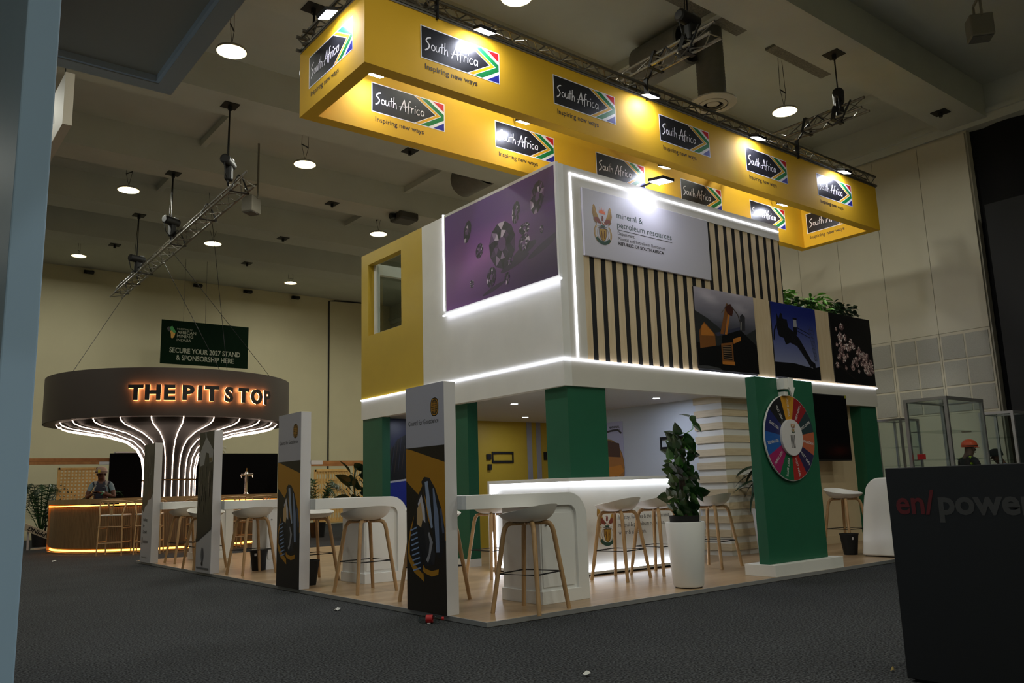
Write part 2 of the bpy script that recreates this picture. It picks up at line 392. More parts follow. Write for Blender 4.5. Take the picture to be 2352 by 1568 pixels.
LL = ('round white pendant lamp between the dark canopy edge and the yellow banner end', 'round white pendant lamp between the long truss and the yellow banner end', 'round white pendant lamp beside the middle hoist of the long truss', 'round white pendant lamp between the long truss and the green hanging sign',
      'round white pendant lamp beside the projector over the yellow stand wall', 'round white pendant lamp close to the back wall over the lattice screen', 'round white pendant lamp close to the back wall beside the black cable', 'round white pendant lamp right over the yellow banner, beside the hoist', 'round white pendant lamp beside the ribbed air duct')
lp = lamp_proto()
for i, (x, y) in enumerate(LP):
    o = lp if i == 0 else copy_tree(lp)
    place(o, (x, y, 7.9 if y > 19 else 7.3), random.random()*3)
    if y > 19: o.scale = (.94, .94, .4)
    o['label'] = LL[i] if i < 9 else 'round white pendant lamp over the hall away from the banner and trusses'
# black rigging plates on the beams
PLATE = []
for x, y in ((.54, 4.41), (.64, 7.91), (.77, 11.55), (.89, 14.62), (1.0, 17.38), (4.18, 7.85), (4.27, 11.42), (4.4, 14.52), (4.5, 17.3), (7.72, .86), (11.34, .86)):
    hung = (x < 1 and y < 16) or (x, y) == (7.72, .86)
    t = thing('rigging_plate', 'square black rigging plate under a beam with a hoist chain hanging from it' if hung else 'bare square black rigging plate under a ceiling beam', 'rigging plate', (x, y, BEAM), 'rigging plates carrying hoists' if hung else 'bare rigging plates')
    MB().box(x-.13, x+.13, y-.13, y+.13, BEAM-.012, BEAM).build('plate', BLACK, t)
    MB().tube([(x, y, BEAM-.012), (x, y, BEAM-.09)], .035, 8).build('shackle', BLACK, t)
# ceiling speakers and projector
def speaker(x, y, z, lab, rz):
    t = thing('ceiling_speaker', lab, 'speaker', (x, y, z))
    G = mat('speaker_grey', (120, 116, 104), .6)
    b = MB().box(-.16, .16, -.13, .13, -.2, .14); b.build('cabinet', G, t, bevel=.02, local=True)
    MB().box(-.14, .14, -.11, .11, -.212, -.2).build('grille', mat('speaker_grille', (84, 84, 80), .7, noise=.3, nscale=200), t, local=True)
    MB().bar((0, -.15, .1), (0, -.15, SLAB-z), .03).bar((0, .15, .1), (0, .15, .4), .03).bar((0, -.15, .4), (0, .15, .4), .03).build('yoke', G, t, local=True)
    t.rotation_euler = (0, 0, rz)
speaker(8.6, -.95, 7.55, 'grey box speaker hanging under the dark ceiling bay', -.9)
speaker(2.1, 10.7, 7.0, 'small grey box speaker hanging beside the long truss', .6)
t = thing('ceiling_projector', 'dark grey projector on a drop pole above the stand', 'projector', (6.12, 11.27, 7.55))
MB().tube([(6.12, 11.27, SLAB), (6.12, 11.27, 7.7)], .025, 8).build('drop_pole', STEEL, t)
MB().box(5.82, 6.36, 11.0, 11.5, 7.48, 7.68).build('body', mat('projector_grey', (66, 64, 60), .5), t, bevel=.05)
MB().tube([(5.83, 11.25, 7.58), (5.70, 11.25, 7.56)], .07, 12).build('lens', BLACK_G, t)
# ------------------------------------------------------------------ the exhibition stand: platform, two-storey box
PT = .04
pf = thing('stand_platform', 'low oak laminate platform with a metal edge under the stand', 'platform', (5, 5, 0))
MB().box(.012, 10.0, .012, 10.0, 0, PT).build('deck', laminate(), pf)
MB().box(0, 10.012, 0, .012, .004, PT).build('edge_trim', TRIM, pf)
MB().box(0, .012, .012, 10.012, .004, PT).build('edge_trim', TRIM, pf)

ST = thing('exhibition_stand', 'white two-storey exhibition stand with green pillars and light strips', 'stand', (2.5, 1.75, PT))
LILAC = mat('pale_grey_print', (196, 193, 202), .5)
FRAME = mat('pale_frame', (206, 202, 192), .55, noise=.02, nscale=3)
BEIGE = mat('beige_board', (204, 184, 150), .6, noise=.03, nscale=3)
FB, LZ, TOP = 2.21, 2.525, 4.95
# left facade
b = MB().box(2.5, 2.62, 4.8, 5.41, LZ, TOP).box(2.5, 2.62, 6.455, 6.69, LZ, TOP).box(2.5, 2.62, 5.41, 6.455, LZ, 3.56).box(2.5, 2.62, 5.41, 6.455, 4.755, TOP)
b.build('yellow_wall', YELLOW, ST)
MB().box(2.5, 2.62, 1.75, 4.8, LZ, TOP).build('white_wall', WHITE_M, ST)
MB().box(2.5, 2.62, 1.75, 6.69, FB, LZ).build('fascia', WHITE_M, ST)
MB().box(2.62, 9.6, 1.75, 1.87, FB, LZ).build('fascia', FRAME, ST)
# window in the yellow wall
wf = MB().box(2.60, 2.68, 5.41, 5.45, 3.56, 4.755).box(2.60, 2.68, 6.385, 6.455, 3.56, 4.755).box(2.60, 2.68, 5.45, 6.385, 3.56, 3.60).build('window_frame', WHITE, ST)
MB().box(2.635, 2.645, 5.45, 6.385, 3.60, 4.755).build('window_pane', glass('window_glass', (225, 232, 230)), wf)
# right facade
MB().box(2.62, 2.894, 1.75, 1.87, LZ, TOP).box(2.894, 7.13, 1.75, 1.87, 4.71, TOP).build('facade_frame', FRAME, ST)
MB().box(2.894, 7.13, 1.764, 1.87, LZ, 4.71).build('facade_backing', BLACK, ST)
MB().box(7.13, 9.6, 1.765, 1.87, LZ, 3.70).build('wing_backing', PLY, ST)
slat_m = {}
for k in range(-1, 21):
    x0 = 3.084+.195*k; x1 = x0+.111
    if k == -1: x0 = 2.894; x1 = 3.0
    if x1 > 7.13: x1 = 7.13
    z0 = LZ+.012 if x0 < 4.9 else 3.70
    MB().box(x0, x1, 1.757, 1.764, z0, 3.86 if x0 < 5.2 else 4.71).build('slat', PLY, ST)
for x0, x1 in ((6.29, 6.71), (7.91, 8.33)):
    MB().box(x0, x1, 1.751, 1.764, LZ+.02, 3.71).build('timber_panel', PLY, ST)
MB().box(9.585, 9.6, 1.752, 1.766, LZ+.02, 3.70).build('timber_panel', PLY, ST)
# other walls of the upper storey, open to the hall above
MB().box(2.62, 7.05, 6.59, 6.69, LZ, 3.2).box(2.62, 7.05, 6.59, 6.69, 4.66, 4.84).build('rear_wall', WHITE_M, ST)
MB().box(7.05, 7.13, 1.87, 6.69, LZ, TOP).build('side_wall', WHITE_M, ST)
# ground floor ceiling, walls and pillars
MB().box(2.62, 9.6, 1.87, 6.69, 2.25, 2.33).build('canopy_ceiling', mat('soffit_grey_white', (200, 198, 194), .7), ST)
MB().box(9.48, 9.6, 1.87, 6.69, FB, 2.25).build('fascia', WHITE_M, ST)
for nm, a in (('pillar', (2.57, 3.19, 1.79, 2.19)), ('pillar', (2.6, 2.77, 3.86, 4.45)), ('pillar', (2.52, 2.66, 6.05, 6.67)), ('pillar', (9.12, 9.62, 1.80, 2.2))):
    p = MB().box(a[0], a[1], a[2], a[3], PT+.1, 2.245).build(nm, GREEN, ST)
    MB().box(a[0]-.006, a[1]+.006, a[2]-.006, a[3]+.006, PT, PT+.1).build('plinth', WHITE, p)
MB().box(4.0, 7.2, 6.59, 6.69, PT, 2.25).build('yellow_inner_wall', YELLOW, ST)
MB().box(2.66, 4.0, 6.59, 6.69, PT, 2.25).build('inner_wall', WHITE_M, ST)
for x0, x1 in ((5.876, 5.985), (6.10, 6.205)):
    MB().box(x0, x1, 6.575, 6.592, PT, 2.25).build('grey_stripe', mat('grey_stripe', (150, 150, 152), .6), ST)
MB().box(5.68, 5.78, 2.0, 4.9, PT, 2.25).build('inner_wall', mat('cool_white_wall', (214, 220, 228), .6), ST)
MB().box(5.68, 9.12, 1.99, 2.09, PT, 2.25).build('inner_wall', BEIGE, ST)
MB().box(7.3, 9.12, 1.975, 1.99, PT, PT+.12).build('baseboard', BEIGE, ST)
TB = wood('beige_timber', (204, 186, 152), (218, 202, 172), .55, (2, 2, 20), 2.0)
for r in range(12):
    z1 = 2.25-r*.186
    MB().box(5.645, 7.3, 1.955, 1.99, z1-.095, z1).box(5.645, 5.68, 1.99, 2.46, z1-.095, z1).build('timber_board', TB, ST)
    MB().box(5.665, 7.3, 1.972, 1.99, z1-.186, z1-.095).box(5.665, 5.68, 1.99, 2.44, z1-.186, z1-.095).build('white_board', WHITE_M, ST)
# light strips
def led(x0, x1, y0, y1, z0, z1): return MB().box(x0, x1, y0, y1, z0, z1).build('light_strip', LED, ST)
led(2.484, 2.5, 1.735, 6.69, LZ-.009, LZ+.009)
led(2.5, 9.617, 1.735, 1.75, LZ-.009, LZ+.009)
led(2.718, 2.736, 1.738, 1.75, LZ+.03, 4.865)
led(2.716, 7.11, 1.738, 1.75, 4.845, 4.863)
led(2.45, 2.5, 4.152, 4.170, 3.54, 4.955)
led(2.43, 2.456, 1.67, 4.172, 3.458, 3.476)
DL = mat('downlight', (255, 255, 255), .4, emit=((225, 234, 255), 330.0))
for x, y in ((3.52, 3.98), (5.15, 5.73), (5.0, 2.585), (3.52, 5.73), (8.0, 2.6), (6.6, 3.4)):
    d = MB().lathe([(.045, 2.249), (.06, 2.245), (.06, 2.25)], 20, (x, y, 0)).build('downlight', WHITE, ST)
    MB().lathe([(.001, 2.247), (.045, 2.247)], 20, (x, y, 0)).build('downlight_lens', DL, d)
# ---- posters on the stand
def gem(L, cx, cy, w, h, rot, seed, pal=None, n=11):
    rnd = random.Random(seed); c, s = math.cos(rot), math.sin(rot)
    def T(a, r, k=1.0):
        x = w/2*r*math.cos(a); y = h/2*r*math.sin(a)*(1.0 if math.sin(a) > 0 else 1.15)
        return (cx+x*c-y*s, cy+x*s+y*c)
    base = pal[0] if pal else (24, 12, 30)
    pal = pal or [(20, 10, 26), (38, 20, 48), (70, 42, 84), (104, 70, 118), (26, 14, 34), (150, 124, 160), (48, 28, 58), (14, 8, 18), (206, 190, 212)]
    out = [T(2*PI*i/n, 1) for i in range(n)]; mid = [T(2*PI*(i+.5)/n, .62) for i in range(n)]; inn = [T(2*PI*i/n, .3) for i in range(n)]
    L.append((base, out)); G = []; L.append(G)
    for i in range(n):
        j = (i+1) % n
        for tri in ([out[i], out[j], mid[i]], [out[i], mid[i], mid[i-1]], [mid[i], mid[i-1], inn[i]], [mid[i], inn[i], inn[j]]):
            G.append((pal[(0, 1, 7, 4, 1, 6, 2, 0, 4, 3, 6, 1, 2, 7, 5, 8)[int(rnd.random()*16)]], tri))
    G.append((pal[3], inn))
PP = MB().box(2.456, 2.5, 1.71, 4.14, 3.49, 4.94).build('diamond_poster', WHITE, ST)
def purple(u, v):
    base = lerp((130, 70, 148), (100, 56, 138), v)
    glow = max(0, 1-math.hypot((u-.42)/.5, (v-.42)/.35)); base = lerp(base, (180, 112, 188), .85*glow)
    dk = max(0, min(1, (u-.25)*.9 + (.35-v)*1.1)); base = lerp(base, (44, 28, 56), min(.85, max(0, dk)))
    if v > .7 and u > .6: base = lerp(base, (52, 38, 66), (u-.6)*1.4)
    return base
W_, H_ = 2.37, 1.38
L = [('grid', 0, W_, 0, H_, 36, 24, purple)]
def shadow(cx, cy, w, h, rot, col):
    c, s = math.cos(rot), math.sin(rot)
    L.append((col, [(min(2.36, max(0, cx+w/2*math.cos(a)*c-h/2*math.sin(a)*s)), cy+w/2*math.cos(a)*s+h/2*math.sin(a)*c) for a in [2*PI*i/16 for i in range(16)]]))
U = lambda y: 4.11-y
V = lambda z: z-3.52
for (y, z, w, h, r) in ((2.35, 3.98, .5, .12, .25), (1.95, 3.95, .7, .1, .3), (3.0, 3.62, .5, .06, .2), (2.55, 3.86, .6, .1, .2)): shadow(U(y), V(z), w, h, r, (54, 34, 64))
for i, (y, z, w, h, r) in enumerate(((2.80, 4.20, .56, .60, .15), (3.56, 4.57, .17, .30, -.3), (2.49, 4.54, .16, .28, -.2), (2.06, 4.62, .26, .40, -.3), (3.29, 4.23, .17, .20, -.4), (2.33, 4.28, .22, .14, .1),
        (2.35, 4.10, .24, .20, .5), (2.0, 4.18, .07, .10, 0), (3.04, 3.81, .20, .26, -.3), (2.71, 3.72, .11, .16, -.2), (3.48, 3.81, .10, .10, 0), (2.66, 3.93, .1, .1, 0))):
    gem(L, U(y), V(z)-.02, w, h, r, 30+i)
picture('poster_print', PP, (2.456, 4.11, 3.52), -Y_, Z_, L, .0001)
# photo panels along the right facade
def truck(u, v):
    v = v*1.0
    c = lerp((44, 44, 50), (92, 88, 94), max(0, (v-.55)/.45)); k = math.sin(u*9+v*17)*math.sin(u*4-v*11+1)
    c = lerp(c, (134, 128, 132), max(0, k)*.5*max(0, (v-.6)/.4)); return tuple(min(255, q*1.9) for q in lerp((24, 24, 26), c, min(1, max(0, (v-.25)/.4))))
P1 = MB().box(4.934, 6.29, 1.735, 1.752, 2.565, 3.705).build('photo_panel', BLACK, ST)
OR, OD = (186, 116, 46), (128, 80, 38)
L = [('grid', 0, 1.356, 0, 1.14, 24, 20, truck),
     ((44, 46, 46), [(0, .8), (.25, .72), (.6, .56), (1.0, .5), (1.356, .66), (1.356, .2), (0, .2)]),
     ((14, 14, 15), [(0, .0), (1.356, 0), (1.356, .42), (.9, .5), (.45, .34), (0, .36)]),
     ((12, 12, 13), [(.50, .06), (1.3, .06), (1.34, .42), (.98, .62), (.56, .54)]),
     (OD, [(.06, .28), (.40, .34), (.40, .50), (.18, .66), (.06, .52)]), (OR, [(.10, .46), (.38, .48), (.36, .52), (.18, .64), (.12, .6)]),
     ((58, 60, 78), [(.40, .52), (.98, .66), (1.0, .62), (.56, .50), (.44, .48)]),
     (OD, [(.52, .52), (.60, .52), (.78, .96), (.70, .98)]), (OR, [(.62, .52), (.67, .52), (.80, .90), (.76, .92)]),
     ((70, 36, 28), [(.66, .92), (.80, .98), (.86, .90), (.82, .80), (.72, .82)]), ('stroke', (90, 80, 70), [(.74, .98), (.58, .82)], .012), ('stroke', (70, 60, 52), [(.80, .96), (.95, .84), (1.0, .72)], .02),
     ((50, 50, 54), [(.98, .60), (1.10, .62), (1.12, .82), (1.06, .86), (1.0, .82)]), ('stroke', (150, 146, 140), [(1.0, .62), (1.02, .74)], .025),
     (OR, [(.80, .40), (.98, .46), (.98, .52), (.80, .47)]),
     (OD, [(.52, .10), (.78, .10), (.78, .42), (.52, .38)]), ((30, 24, 20), [(.55, .16), (.75, .16), (.75, .38), (.55, .35)])]
for k in range(6): L.append(('stroke', (130, 104, 78), [(.555, .185+k*.031), (.745, .185+k*.034)], .011))
L += [(OR, [(.52, .09), (.80, .09), (.80, .14), (.52, .13)]), ((66, 66, 68), [(.0, .0), (.5, .0), (.46, .03), (.2, .05), (.0, .04)])]
picture('poster_print', P1, (4.934, 1.735, 2.565), X_, Z_, L, .00005)
P2 = MB().box(6.71, 7.91, 1.735, 1.752, 2.56, 3.70).build('photo_panel', BLACK, ST)
def dusk(u, v): return lerp((128, 134, 168), (26, 38, 116), min(1, max(0, (v-.2)/.7)))
DK = (18, 18, 22)
L = [('grid', 0, 1.2, 0, 1.14, 4, 16, dusk), ((12, 13, 16), [(0, 0), (1.2, 0), (1.2, .10), (.8, .20), (.5, .23), (0, .22)]),
     (DK, [(.14, .98), (.19, .9), (.24, .99), (.28, .98), (.30, .90), (.40, .90), (.42, .78), (.55, .72), (.70, .62), (.98, .30), (1.08, .26), (1.08, .16), (.98, .14), (.86, .28), (.62, .50), (.44, .54), (.32, .50), (.28, .60), (.16, .62), (.12, .74)]),
     ('stroke', (22, 24, 34), [(.14, .82), (.05, .70), (.02, .55)], .03), ('stroke', DK, [(.60, .68), (.60, .80)], .10), ('stroke', (150, 150, 156), [(.61, .80), (.61, .92)], .09), ('stroke', DK, [(.56, .93), (.67, .93)], .03),
     ('stroke', DK, [(.64, .80), (.98, .72)], .012), ('stroke', DK, [(.66, .74), (1.0, .66)], .010)]
for k in range(4): L.append(('stroke', (58, 60, 72), [(.96+k*.045, .86-k*.01), (1.08+k*.02, .30)], .008))
for k in range(9): L.append(('stroke', (52, 52, 62), [(.5+k*.055, .66-k*.05), (.53+k*.05, .56-k*.045)], .007)); L.append(('stroke', (52, 54, 66), [(.97+.012*k, .80-k*.06), (1.12, .78-k*.06)], .006))
L += [('stroke', (140, 138, 150), [(.96, .20), (1.04, .12)], .03), ((16, 16, 18), [(.84, .08), (1.2, .06), (1.2, .22), (1.0, .18), (.84, .2)])]
picture('poster_print', P2, (6.71, 1.735, 2.56), X_, Z_, L, .00005)
P3 = MB().box(8.33, 9.585, 1.735, 1.752, 2.555, 3.70).build('photo_panel', BLACK, ST)
L = [((12, 11, 12), [(0, 0), (1.25, 0), (1.25, 1.145), (0, 1.145)]), ('stroke', (46, 38, 34), [(.05, .34), (.75, .02)], .012)]
rnd = random.Random(5); cl = []
for k in range(64):
    a = rnd.random(); cx = .1+1.12*rnd.random(); lim = .98-.62*abs(cx-.3); cy = .22+rnd.random()*max(.1, (lim-.22))
    if cy < .5-.9*max(0, .35-cx) and cx < .3: cy += .3
    cl.append((cx, min(.98, cy), .035+.035*rnd.random()))
PINK = [(70, 50, 52), (112, 84, 84), (176, 144, 140), (206, 176, 170), (96, 70, 72), (240, 226, 220), (150, 120, 118), (60, 42, 44), (255, 246, 240)]
for i, (cx, cy, r) in enumerate(cl): gem(L, cx, cy, r*2, r*2.1, i*.7, 900+i, PINK, 6)
picture('poster_print', P3, (8.33, 1.735, 2.555), X_, Z_, L, .00002)
# department sign with coat of arms
DG, GO, RD, OG = (42, 74, 62), (176, 136, 54), (126, 60, 48), (226, 104, 46)
def emblem(parent, o, u, v, h, name='coat_of_arms'):
    k = h; L = []
    def S(pts): return [(a*k, b*k) for a, b in pts]
    # rising sun
    for i in range(11):
        a = math.radians(20+14*i); r1 = .20 if i % 2 else .15
        L.append((OG, S([(.10*math.cos(a-.1), .80+.05*math.sin(a)), (.10*math.cos(a+.1), .80+.05*math.sin(a)), (r1*1.05*math.cos(a), .79+r1*math.sin(a))])))
    L.append((OG, S([(-.12, .80), (.12, .78), (.09, .85), (0, .88), (-.09, .86)])))
    for s in (-1, 1):
        L.append(((150, 112, 52), S([(s*.04, .53), (s*.16, .53), (s*.30, .62), (s*.345, .76), (s*.33, .90), (s*.285, 1.0), (s*.235, .95), (s*.20, .80), (s*.12, .66)])))
        for i in range(7):
            a0 = (.06+.035*i, .55+.012*i); tip = (.30-.018*i, .99-.075*i)
            L.append((lerp(GO, (120, 84, 40), i/7), S([(s*a0[0], a0[1]), (s*(a0[0]+.05), a0[1]-.02), (s*(tip[0]+.025), tip[1]-.05), (s*tip[0], tip[1])])))
        L.append((RD, S([(s*.03, .55), (s*.16, .68), (s*.28, .66), (s*.27, .60), (s*.16, .53), (s*.06, .52)])))
        for r, w, c in ((.30, .022, GO), (.265, .016, (200, 170, 96)), (.20, .010, (150, 120, 70))):
            L.append(('stroke', c, S([(s*r*math.cos(math.radians(a)), .27+r*1.0*math.sin(math.radians(a))) for a in range(-52, 48, 8)]), w*k))
    L.append((RD, S([(-.03, .60), (.03, .60), (.045, .69), (.02, .74), (-.05, .73), (-.05, .715), (-.01, .715), (-.03, .68)])))
    for i in range(3):
        for j in range(-2+i, 3-i): L.append((((74, 116, 92), (196, 74, 50), (232, 228, 214))[(i+j) % 3], S([(j*.04-.02, .54+.03*i-.03), (j*.04+.02, .54+.03*i-.03), (j*.04, .575+.03*i-.03)])))
    L.append((DG, S([(-.09, .49), (.09, .49), (.06, .455), (0, .44), (-.06, .455)])))
    L.append(('stroke', (60, 60, 56), S([(-.15, .45), (.15, .40)]), .012*k)); L.append(('stroke', (60, 60, 56), S([(-.15, .40), (.15, .45)]), .012*k))
    L.append(((110, 80, 36), S([(-.13, .40), (.13, .40), (.13, .24), (.08, .12), (0, .07), (-.08, .12), (-.13, .24)])))
    L.append((GO, S([(-.11, .385), (.11, .385), (.11, .245), (.07, .135), (0, .09), (-.07, .135), (-.11, .245)])))
    for s in (-1, 1):
        L.append(((104, 66, 32), S([(s*.03, .14), (s*.055, .14), (s*.06, .25), (s*.075, .27), (s*.06, .31), (s*.03, .30), (s*.025, .22)])))
        L.append(((104, 66, 32), S([(s*.05+.018*math.cos(t), .325+.02*math.sin(t)) for t in [2*PI*i/8 for i in range(8)]])))
    L.append((DG, S([(.31*math.cos(math.radians(a)), .27+.29*math.sin(math.radians(a))) for a in range(-150, -29, 10)] + [(.23*math.cos(math.radians(a)), .27+.20*math.sin(math.radians(a))) for a in range(-30, -151, -10)])))
    return picture(name, parent, o, u, v, L, .00003)
GS = MB().box(2.897, 5.33, 1.72, 1.752, 3.832, 4.705).build('department_sign', LILAC, ST, bevel=.004)
INK = mat('dark_green_ink', (44, 66, 58), .5); INK2 = mat('charcoal_ink', (52, 50, 52), .5)
emblem(GS, (3.225, 1.72, 4.02), X_, Z_, .50)
lettering('mineral &', 'sign_lettering', INK, GS, (3.487, 1.72, 4.41), X_, Z_, width=.485, height=.085)
lettering('petroleum resources', 'sign_lettering', INK, GS, (3.487, 1.72, 4.285), X_, Z_, width=1.045, height=.085)
MB().box(3.49, 4.535, 1.7185, 1.72, 4.249, 4.256).build('rule_line', INK2, GS)
lettering('Department:', 'sign_lettering', INK2, GS, (3.49, 1.72, 4.187), X_, Z_, width=.315, height=.047)
lettering('Mineral and Petroleum Resources', 'sign_lettering', INK2, GS, (3.49, 1.72, 4.12), X_, Z_, width=.895, height=.047)
lettering('REPUBLIC OF SOUTH AFRICA', 'sign_lettering', BLACK, GS, (3.494, 1.72, 4.056), X_, Z_, width=.86, height=.042, bold=.025)
# posters and fittings on the inner walls
MP = MB().box(2.70, 4.0, 6.575, 6.592, .3, 2.24).build('mine_poster', BLACK, ST)
L = [((16, 18, 40), [(0, 0), (1.3, 0), (1.3, 1.94), (0, 1.94)]), ((30, 36, 76), [(0, 1.5), (1.3, 1.2), (1.3, 1.94), (0, 1.94)]), ((14, 14, 18), [(.15, .9), (1.3, 1.0), (1.3, 1.75), (.9, 1.85), (.4, 1.6), (.2, 1.3)]), ((24, 44, 140), [(0, 0), (1.3, 0), (1.3, 1.02), (0, .88)]), ('stroke', (190, 190, 200), [(0, .88), (1.3, 1.02)], .03)]
for k in range(14): L.append(('stroke', ((60, 44, 34), (40, 44, 66))[k % 2], [(.2+.07*k, 1.0+.03*(k % 5)), (.3+.06*k, 1.5+.05*(k % 4))], .012))
picture('poster_print', MP, (2.70, 6.575, .3), X_, Z_, L, .0001)
TP = MB().box(5.672, 5.682, 3.93, 4.6, .9, 2.05).build('truck_poster', mat('lilac_print', (196, 196, 224), .5), ST)
L = [((150, 120, 60), [(.335+.34*math.cos(t), .42+.46*math.sin(t)) for t in [2*PI*i/28 for i in range(28)]]), ((196, 132, 70), [(.335+.325*math.cos(t), .42+.44*math.sin(t)) for t in [2*PI*i/28 for i in range(28)]]),
     ((96, 66, 46), [(.1, .62), (.6, .58), (.58, .80), (.34, .86), (.16, .80)]), ((226, 150, 60), [(.22, .42), (.6, .46), (.66, .36), (.52, .28), (.22, .30)]), ((30, 26, 24), [(.48+.08*math.cos(t), .2+.09*math.sin(t)) for t in [2*PI*i/14 for i in range(14)]]), ((60, 44, 34), [(.1, .05), (.6, .05), (.62, .12), (.08, .12)]),
     ('stroke', (58, 48, 44), [(.2, .98), (.4, 1.01), (.56, 1.02), (.64, .96)], .03)]
picture('poster_print', TP, (5.672, 4.6, .9), -Y_, Z_, L, .0001)
lettering('NATIONAL', 'poster_lettering', INK2, TP, (5.6715, 3.99, 1.95), -Y_, Z_, height=.035, align='R', bold=.02)
lettering('WORKS', 'poster_lettering', INK2, TP, (5.6715, 3.99, 1.90), -Y_, Z_, height=.035, align='R', bold=.02)
def bracket(o, u, w, h, lab):
    t = thing('screen_bracket', lab, 'bracket', o)
    o, u = Vector(o), Vector(u); n = u.cross(Z_)
    for z in (0, h-.03): MB().obox(o+u*w/2+Z_*(z+.015)-(-n)*.012, u*w/2, n*.01, Z_*.02).build('rail', BLACK, t)
    for x in (.012, w-.012): MB().obox(o+u*x+Z_*h/2+n*.012, u*.012, n*.008, Z_*h/2).build('upright', BLACK, t)
bracket((5.05, 6.588, 1.51), X_, .485, .19, 'black wall bracket for a screen on the yellow wall')
bracket((5.678, 3.15, 1.555), -Y_, .56, .18, 'black wall bracket for a screen on the white inner wall')
MB().box(5.66, 5.68, 2.66, 2.78, 1.58, 1.70).build('cable_hole', BLACK, ST, bevel=.02)
MB().box(4.93, 5.02, 6.56, 6.59, 1.56, 1.66).build('socket_box', BLACK, ST)
MB().box(4.95, 5.02, 6.55, 6.59, 1.38, 1.48).build('socket_box', BLACK, ST)
MB().box(6.27, 6.33, 6.56, 6.59, 1.55, 1.70).build('socket_box', BLACK, ST)
# television hung below the fascia
t = thing('television', 'flat black television hung on the beige wall behind the wheel', 'television', (7.95, 1.7, 1.3))
MB().box(7.44, 8.42, 1.64, 1.69, 1.31, 2.335).build('casing', BLACK, t, bevel=.006)
MB().box(7.455, 8.405, 1.636, 1.641, 1.34, 2.32).build('screen', BLACK_G, t)
MB().box(7.7, 8.15, 1.69, 1.76, 1.6, 2.3).build('wall_mount', STEEL, t)
MB().box(8.36, 8.42, 1.633, 1.637, 2.29, 2.335).build('corner_sticker', mat('yellow_sticker', (150, 150, 50), .6), t)
# ------------------------------------------------------------------ graphic panels and bar counters along the open side
PANY = (.51, 3.38, 6.22, 9.08)
CREAM = mat('panel_white', (206, 203, 204), .5)
def council_art(pan, y0):
    BR, ORG = (30, 23, 19), (176, 122, 24)
    BL, BD = (150, 164, 190), (22, 24, 34)
    L = [((176, 173, 184), [(0, 0), (.62, 0), (.62, 1.93), (0, 1.93)]), (BR, [(0, 0), (.62, 0), (.62, 1.39), (0, 1.39)]), (ORG, [(0, 1.385), (.07, 1.375), (.62, 1.245), (.62, .60), (.40, .70), (.20, .98), (0, 1.10)]),
         (BR, [(.12, .95), (.20, .98), (.27, 1.06), (.40, .6), (.55, .42), (.30, .3), (.10, .5)]),
         (BD, [(.25, 1.09), (.30, 1.13), (.38, 1.12), (.47, 1.03), (.56, .86), (.605, .70), (.605, .58), (.56, .47), (.50, .45), (.44, .60), (.36, .84), (.28, 1.02)]),
         ('stroke', BL, [(.33, 1.09), (.36, .90), (.41, .70)], [.05, .06, .03]), ('stroke', (120, 134, 164), [(.44, 1.03), (.48, .8), (.50, .5)], [.02, .07, .05]), ('stroke', (70, 80, 106), [(.55, .86), (.585, .66)], .03),
         ((40, 40, 46), [(.17, .92), (.25, 1.0), (.30, .92), (.40, .60), (.46, .48), (.44, .40), (.30, .38), (.26, .52), (.16, .74)]),
         ((206, 200, 206), [(.19, .90), (.25, .98), (.30, .86), (.31, .74), (.25, .78)]), ((204, 168, 120), [(.18, .86), (.24, .92), (.27, .78), (.24, .70), (.17, .73)]),
         ((24, 26, 36), [(.14, .70), (.28, .70), (.33, .5), (.42, .40), (.30, .38), (.24, .50)]), ('stroke', (150, 148, 154), [(.36, .66), (.40, .58), (.37, .48), (.33, .42)], [.02, .05, .03, .04]),
         (ORG, [(.13, .80), (.06, .68), (.015, .52), (.03, .42), (.12, .32), (.28, .25), (.27, .32), (.16, .38), (.06, .46), (.05, .56), (.08, .66)]),
         (BD, [(.13, .77), (.05, .58), (.05, .47), (.14, .38), (.265, .31), (.255, .46), (.19, .62)]), (ORG, [(.265, .39), (.30, .36), (.40, .345), (.51, .365), (.50, .32), (.40, .30), (.30, .32), (.26, .34)])]
    for k in range(9):
        v = .70-k*.042; L.append(('stroke', (132, 156, 196), [(.065+.005*k, v-.03), (.17+.008*k, v)], .012))
    picture('panel_graphic', pan, (-.02, y0+.62, PT), -Y_, Z_, L, .00012)
    # round geometric logo
    K, G = (34, 27, 22), (186, 130, 30); cx, cy = .475, 1.722
    def E(rx, ry, n=24, p=.75): return [(cx+rx*math.copysign(abs(math.cos(t))**p, math.cos(t)), cy+ry*math.copysign(abs(math.sin(t))**p, math.sin(t))) for t in [2*PI*i/n for i in range(n)]]
    L = [(K, E(.062, .08)), (G, E(.055, .072)), (K, E(.047, .064))]
    for s in (-1, 1):
        for a in ([(.006, .055), (.006, -.055)], [(.020, .05), (.020, -.05)], [(.034, .035), (.034, -.035)]): L.append(('stroke', G, [(cx+s*a[0][0], cy+a[0][1]), (cx+s*a[1][0], cy+a[1][1])], .005))
    for v in (-.03, -.012, .008, .028): L.append(('stroke', G, [(cx-.04, cy+v), (cx+.04, cy+v)], .005))
    L.append(('stroke', K, [(cx-.05, cy-.002), (cx-.022, cy-.002)], .006)); L.append(('stroke', K, [(cx+.022, cy-.02), (cx+.05, cy-.02)], .006))
    picture('panel_logo', pan, (-.02, y0+.62, PT), -Y_, Z_, L, .0001)
    lettering('Council for Geoscience', 'panel_lettering', INK2, pan, (-.02, y0+.575, PT+1.585), -Y_, Z_, width=.49, height=.044, bold=.012)
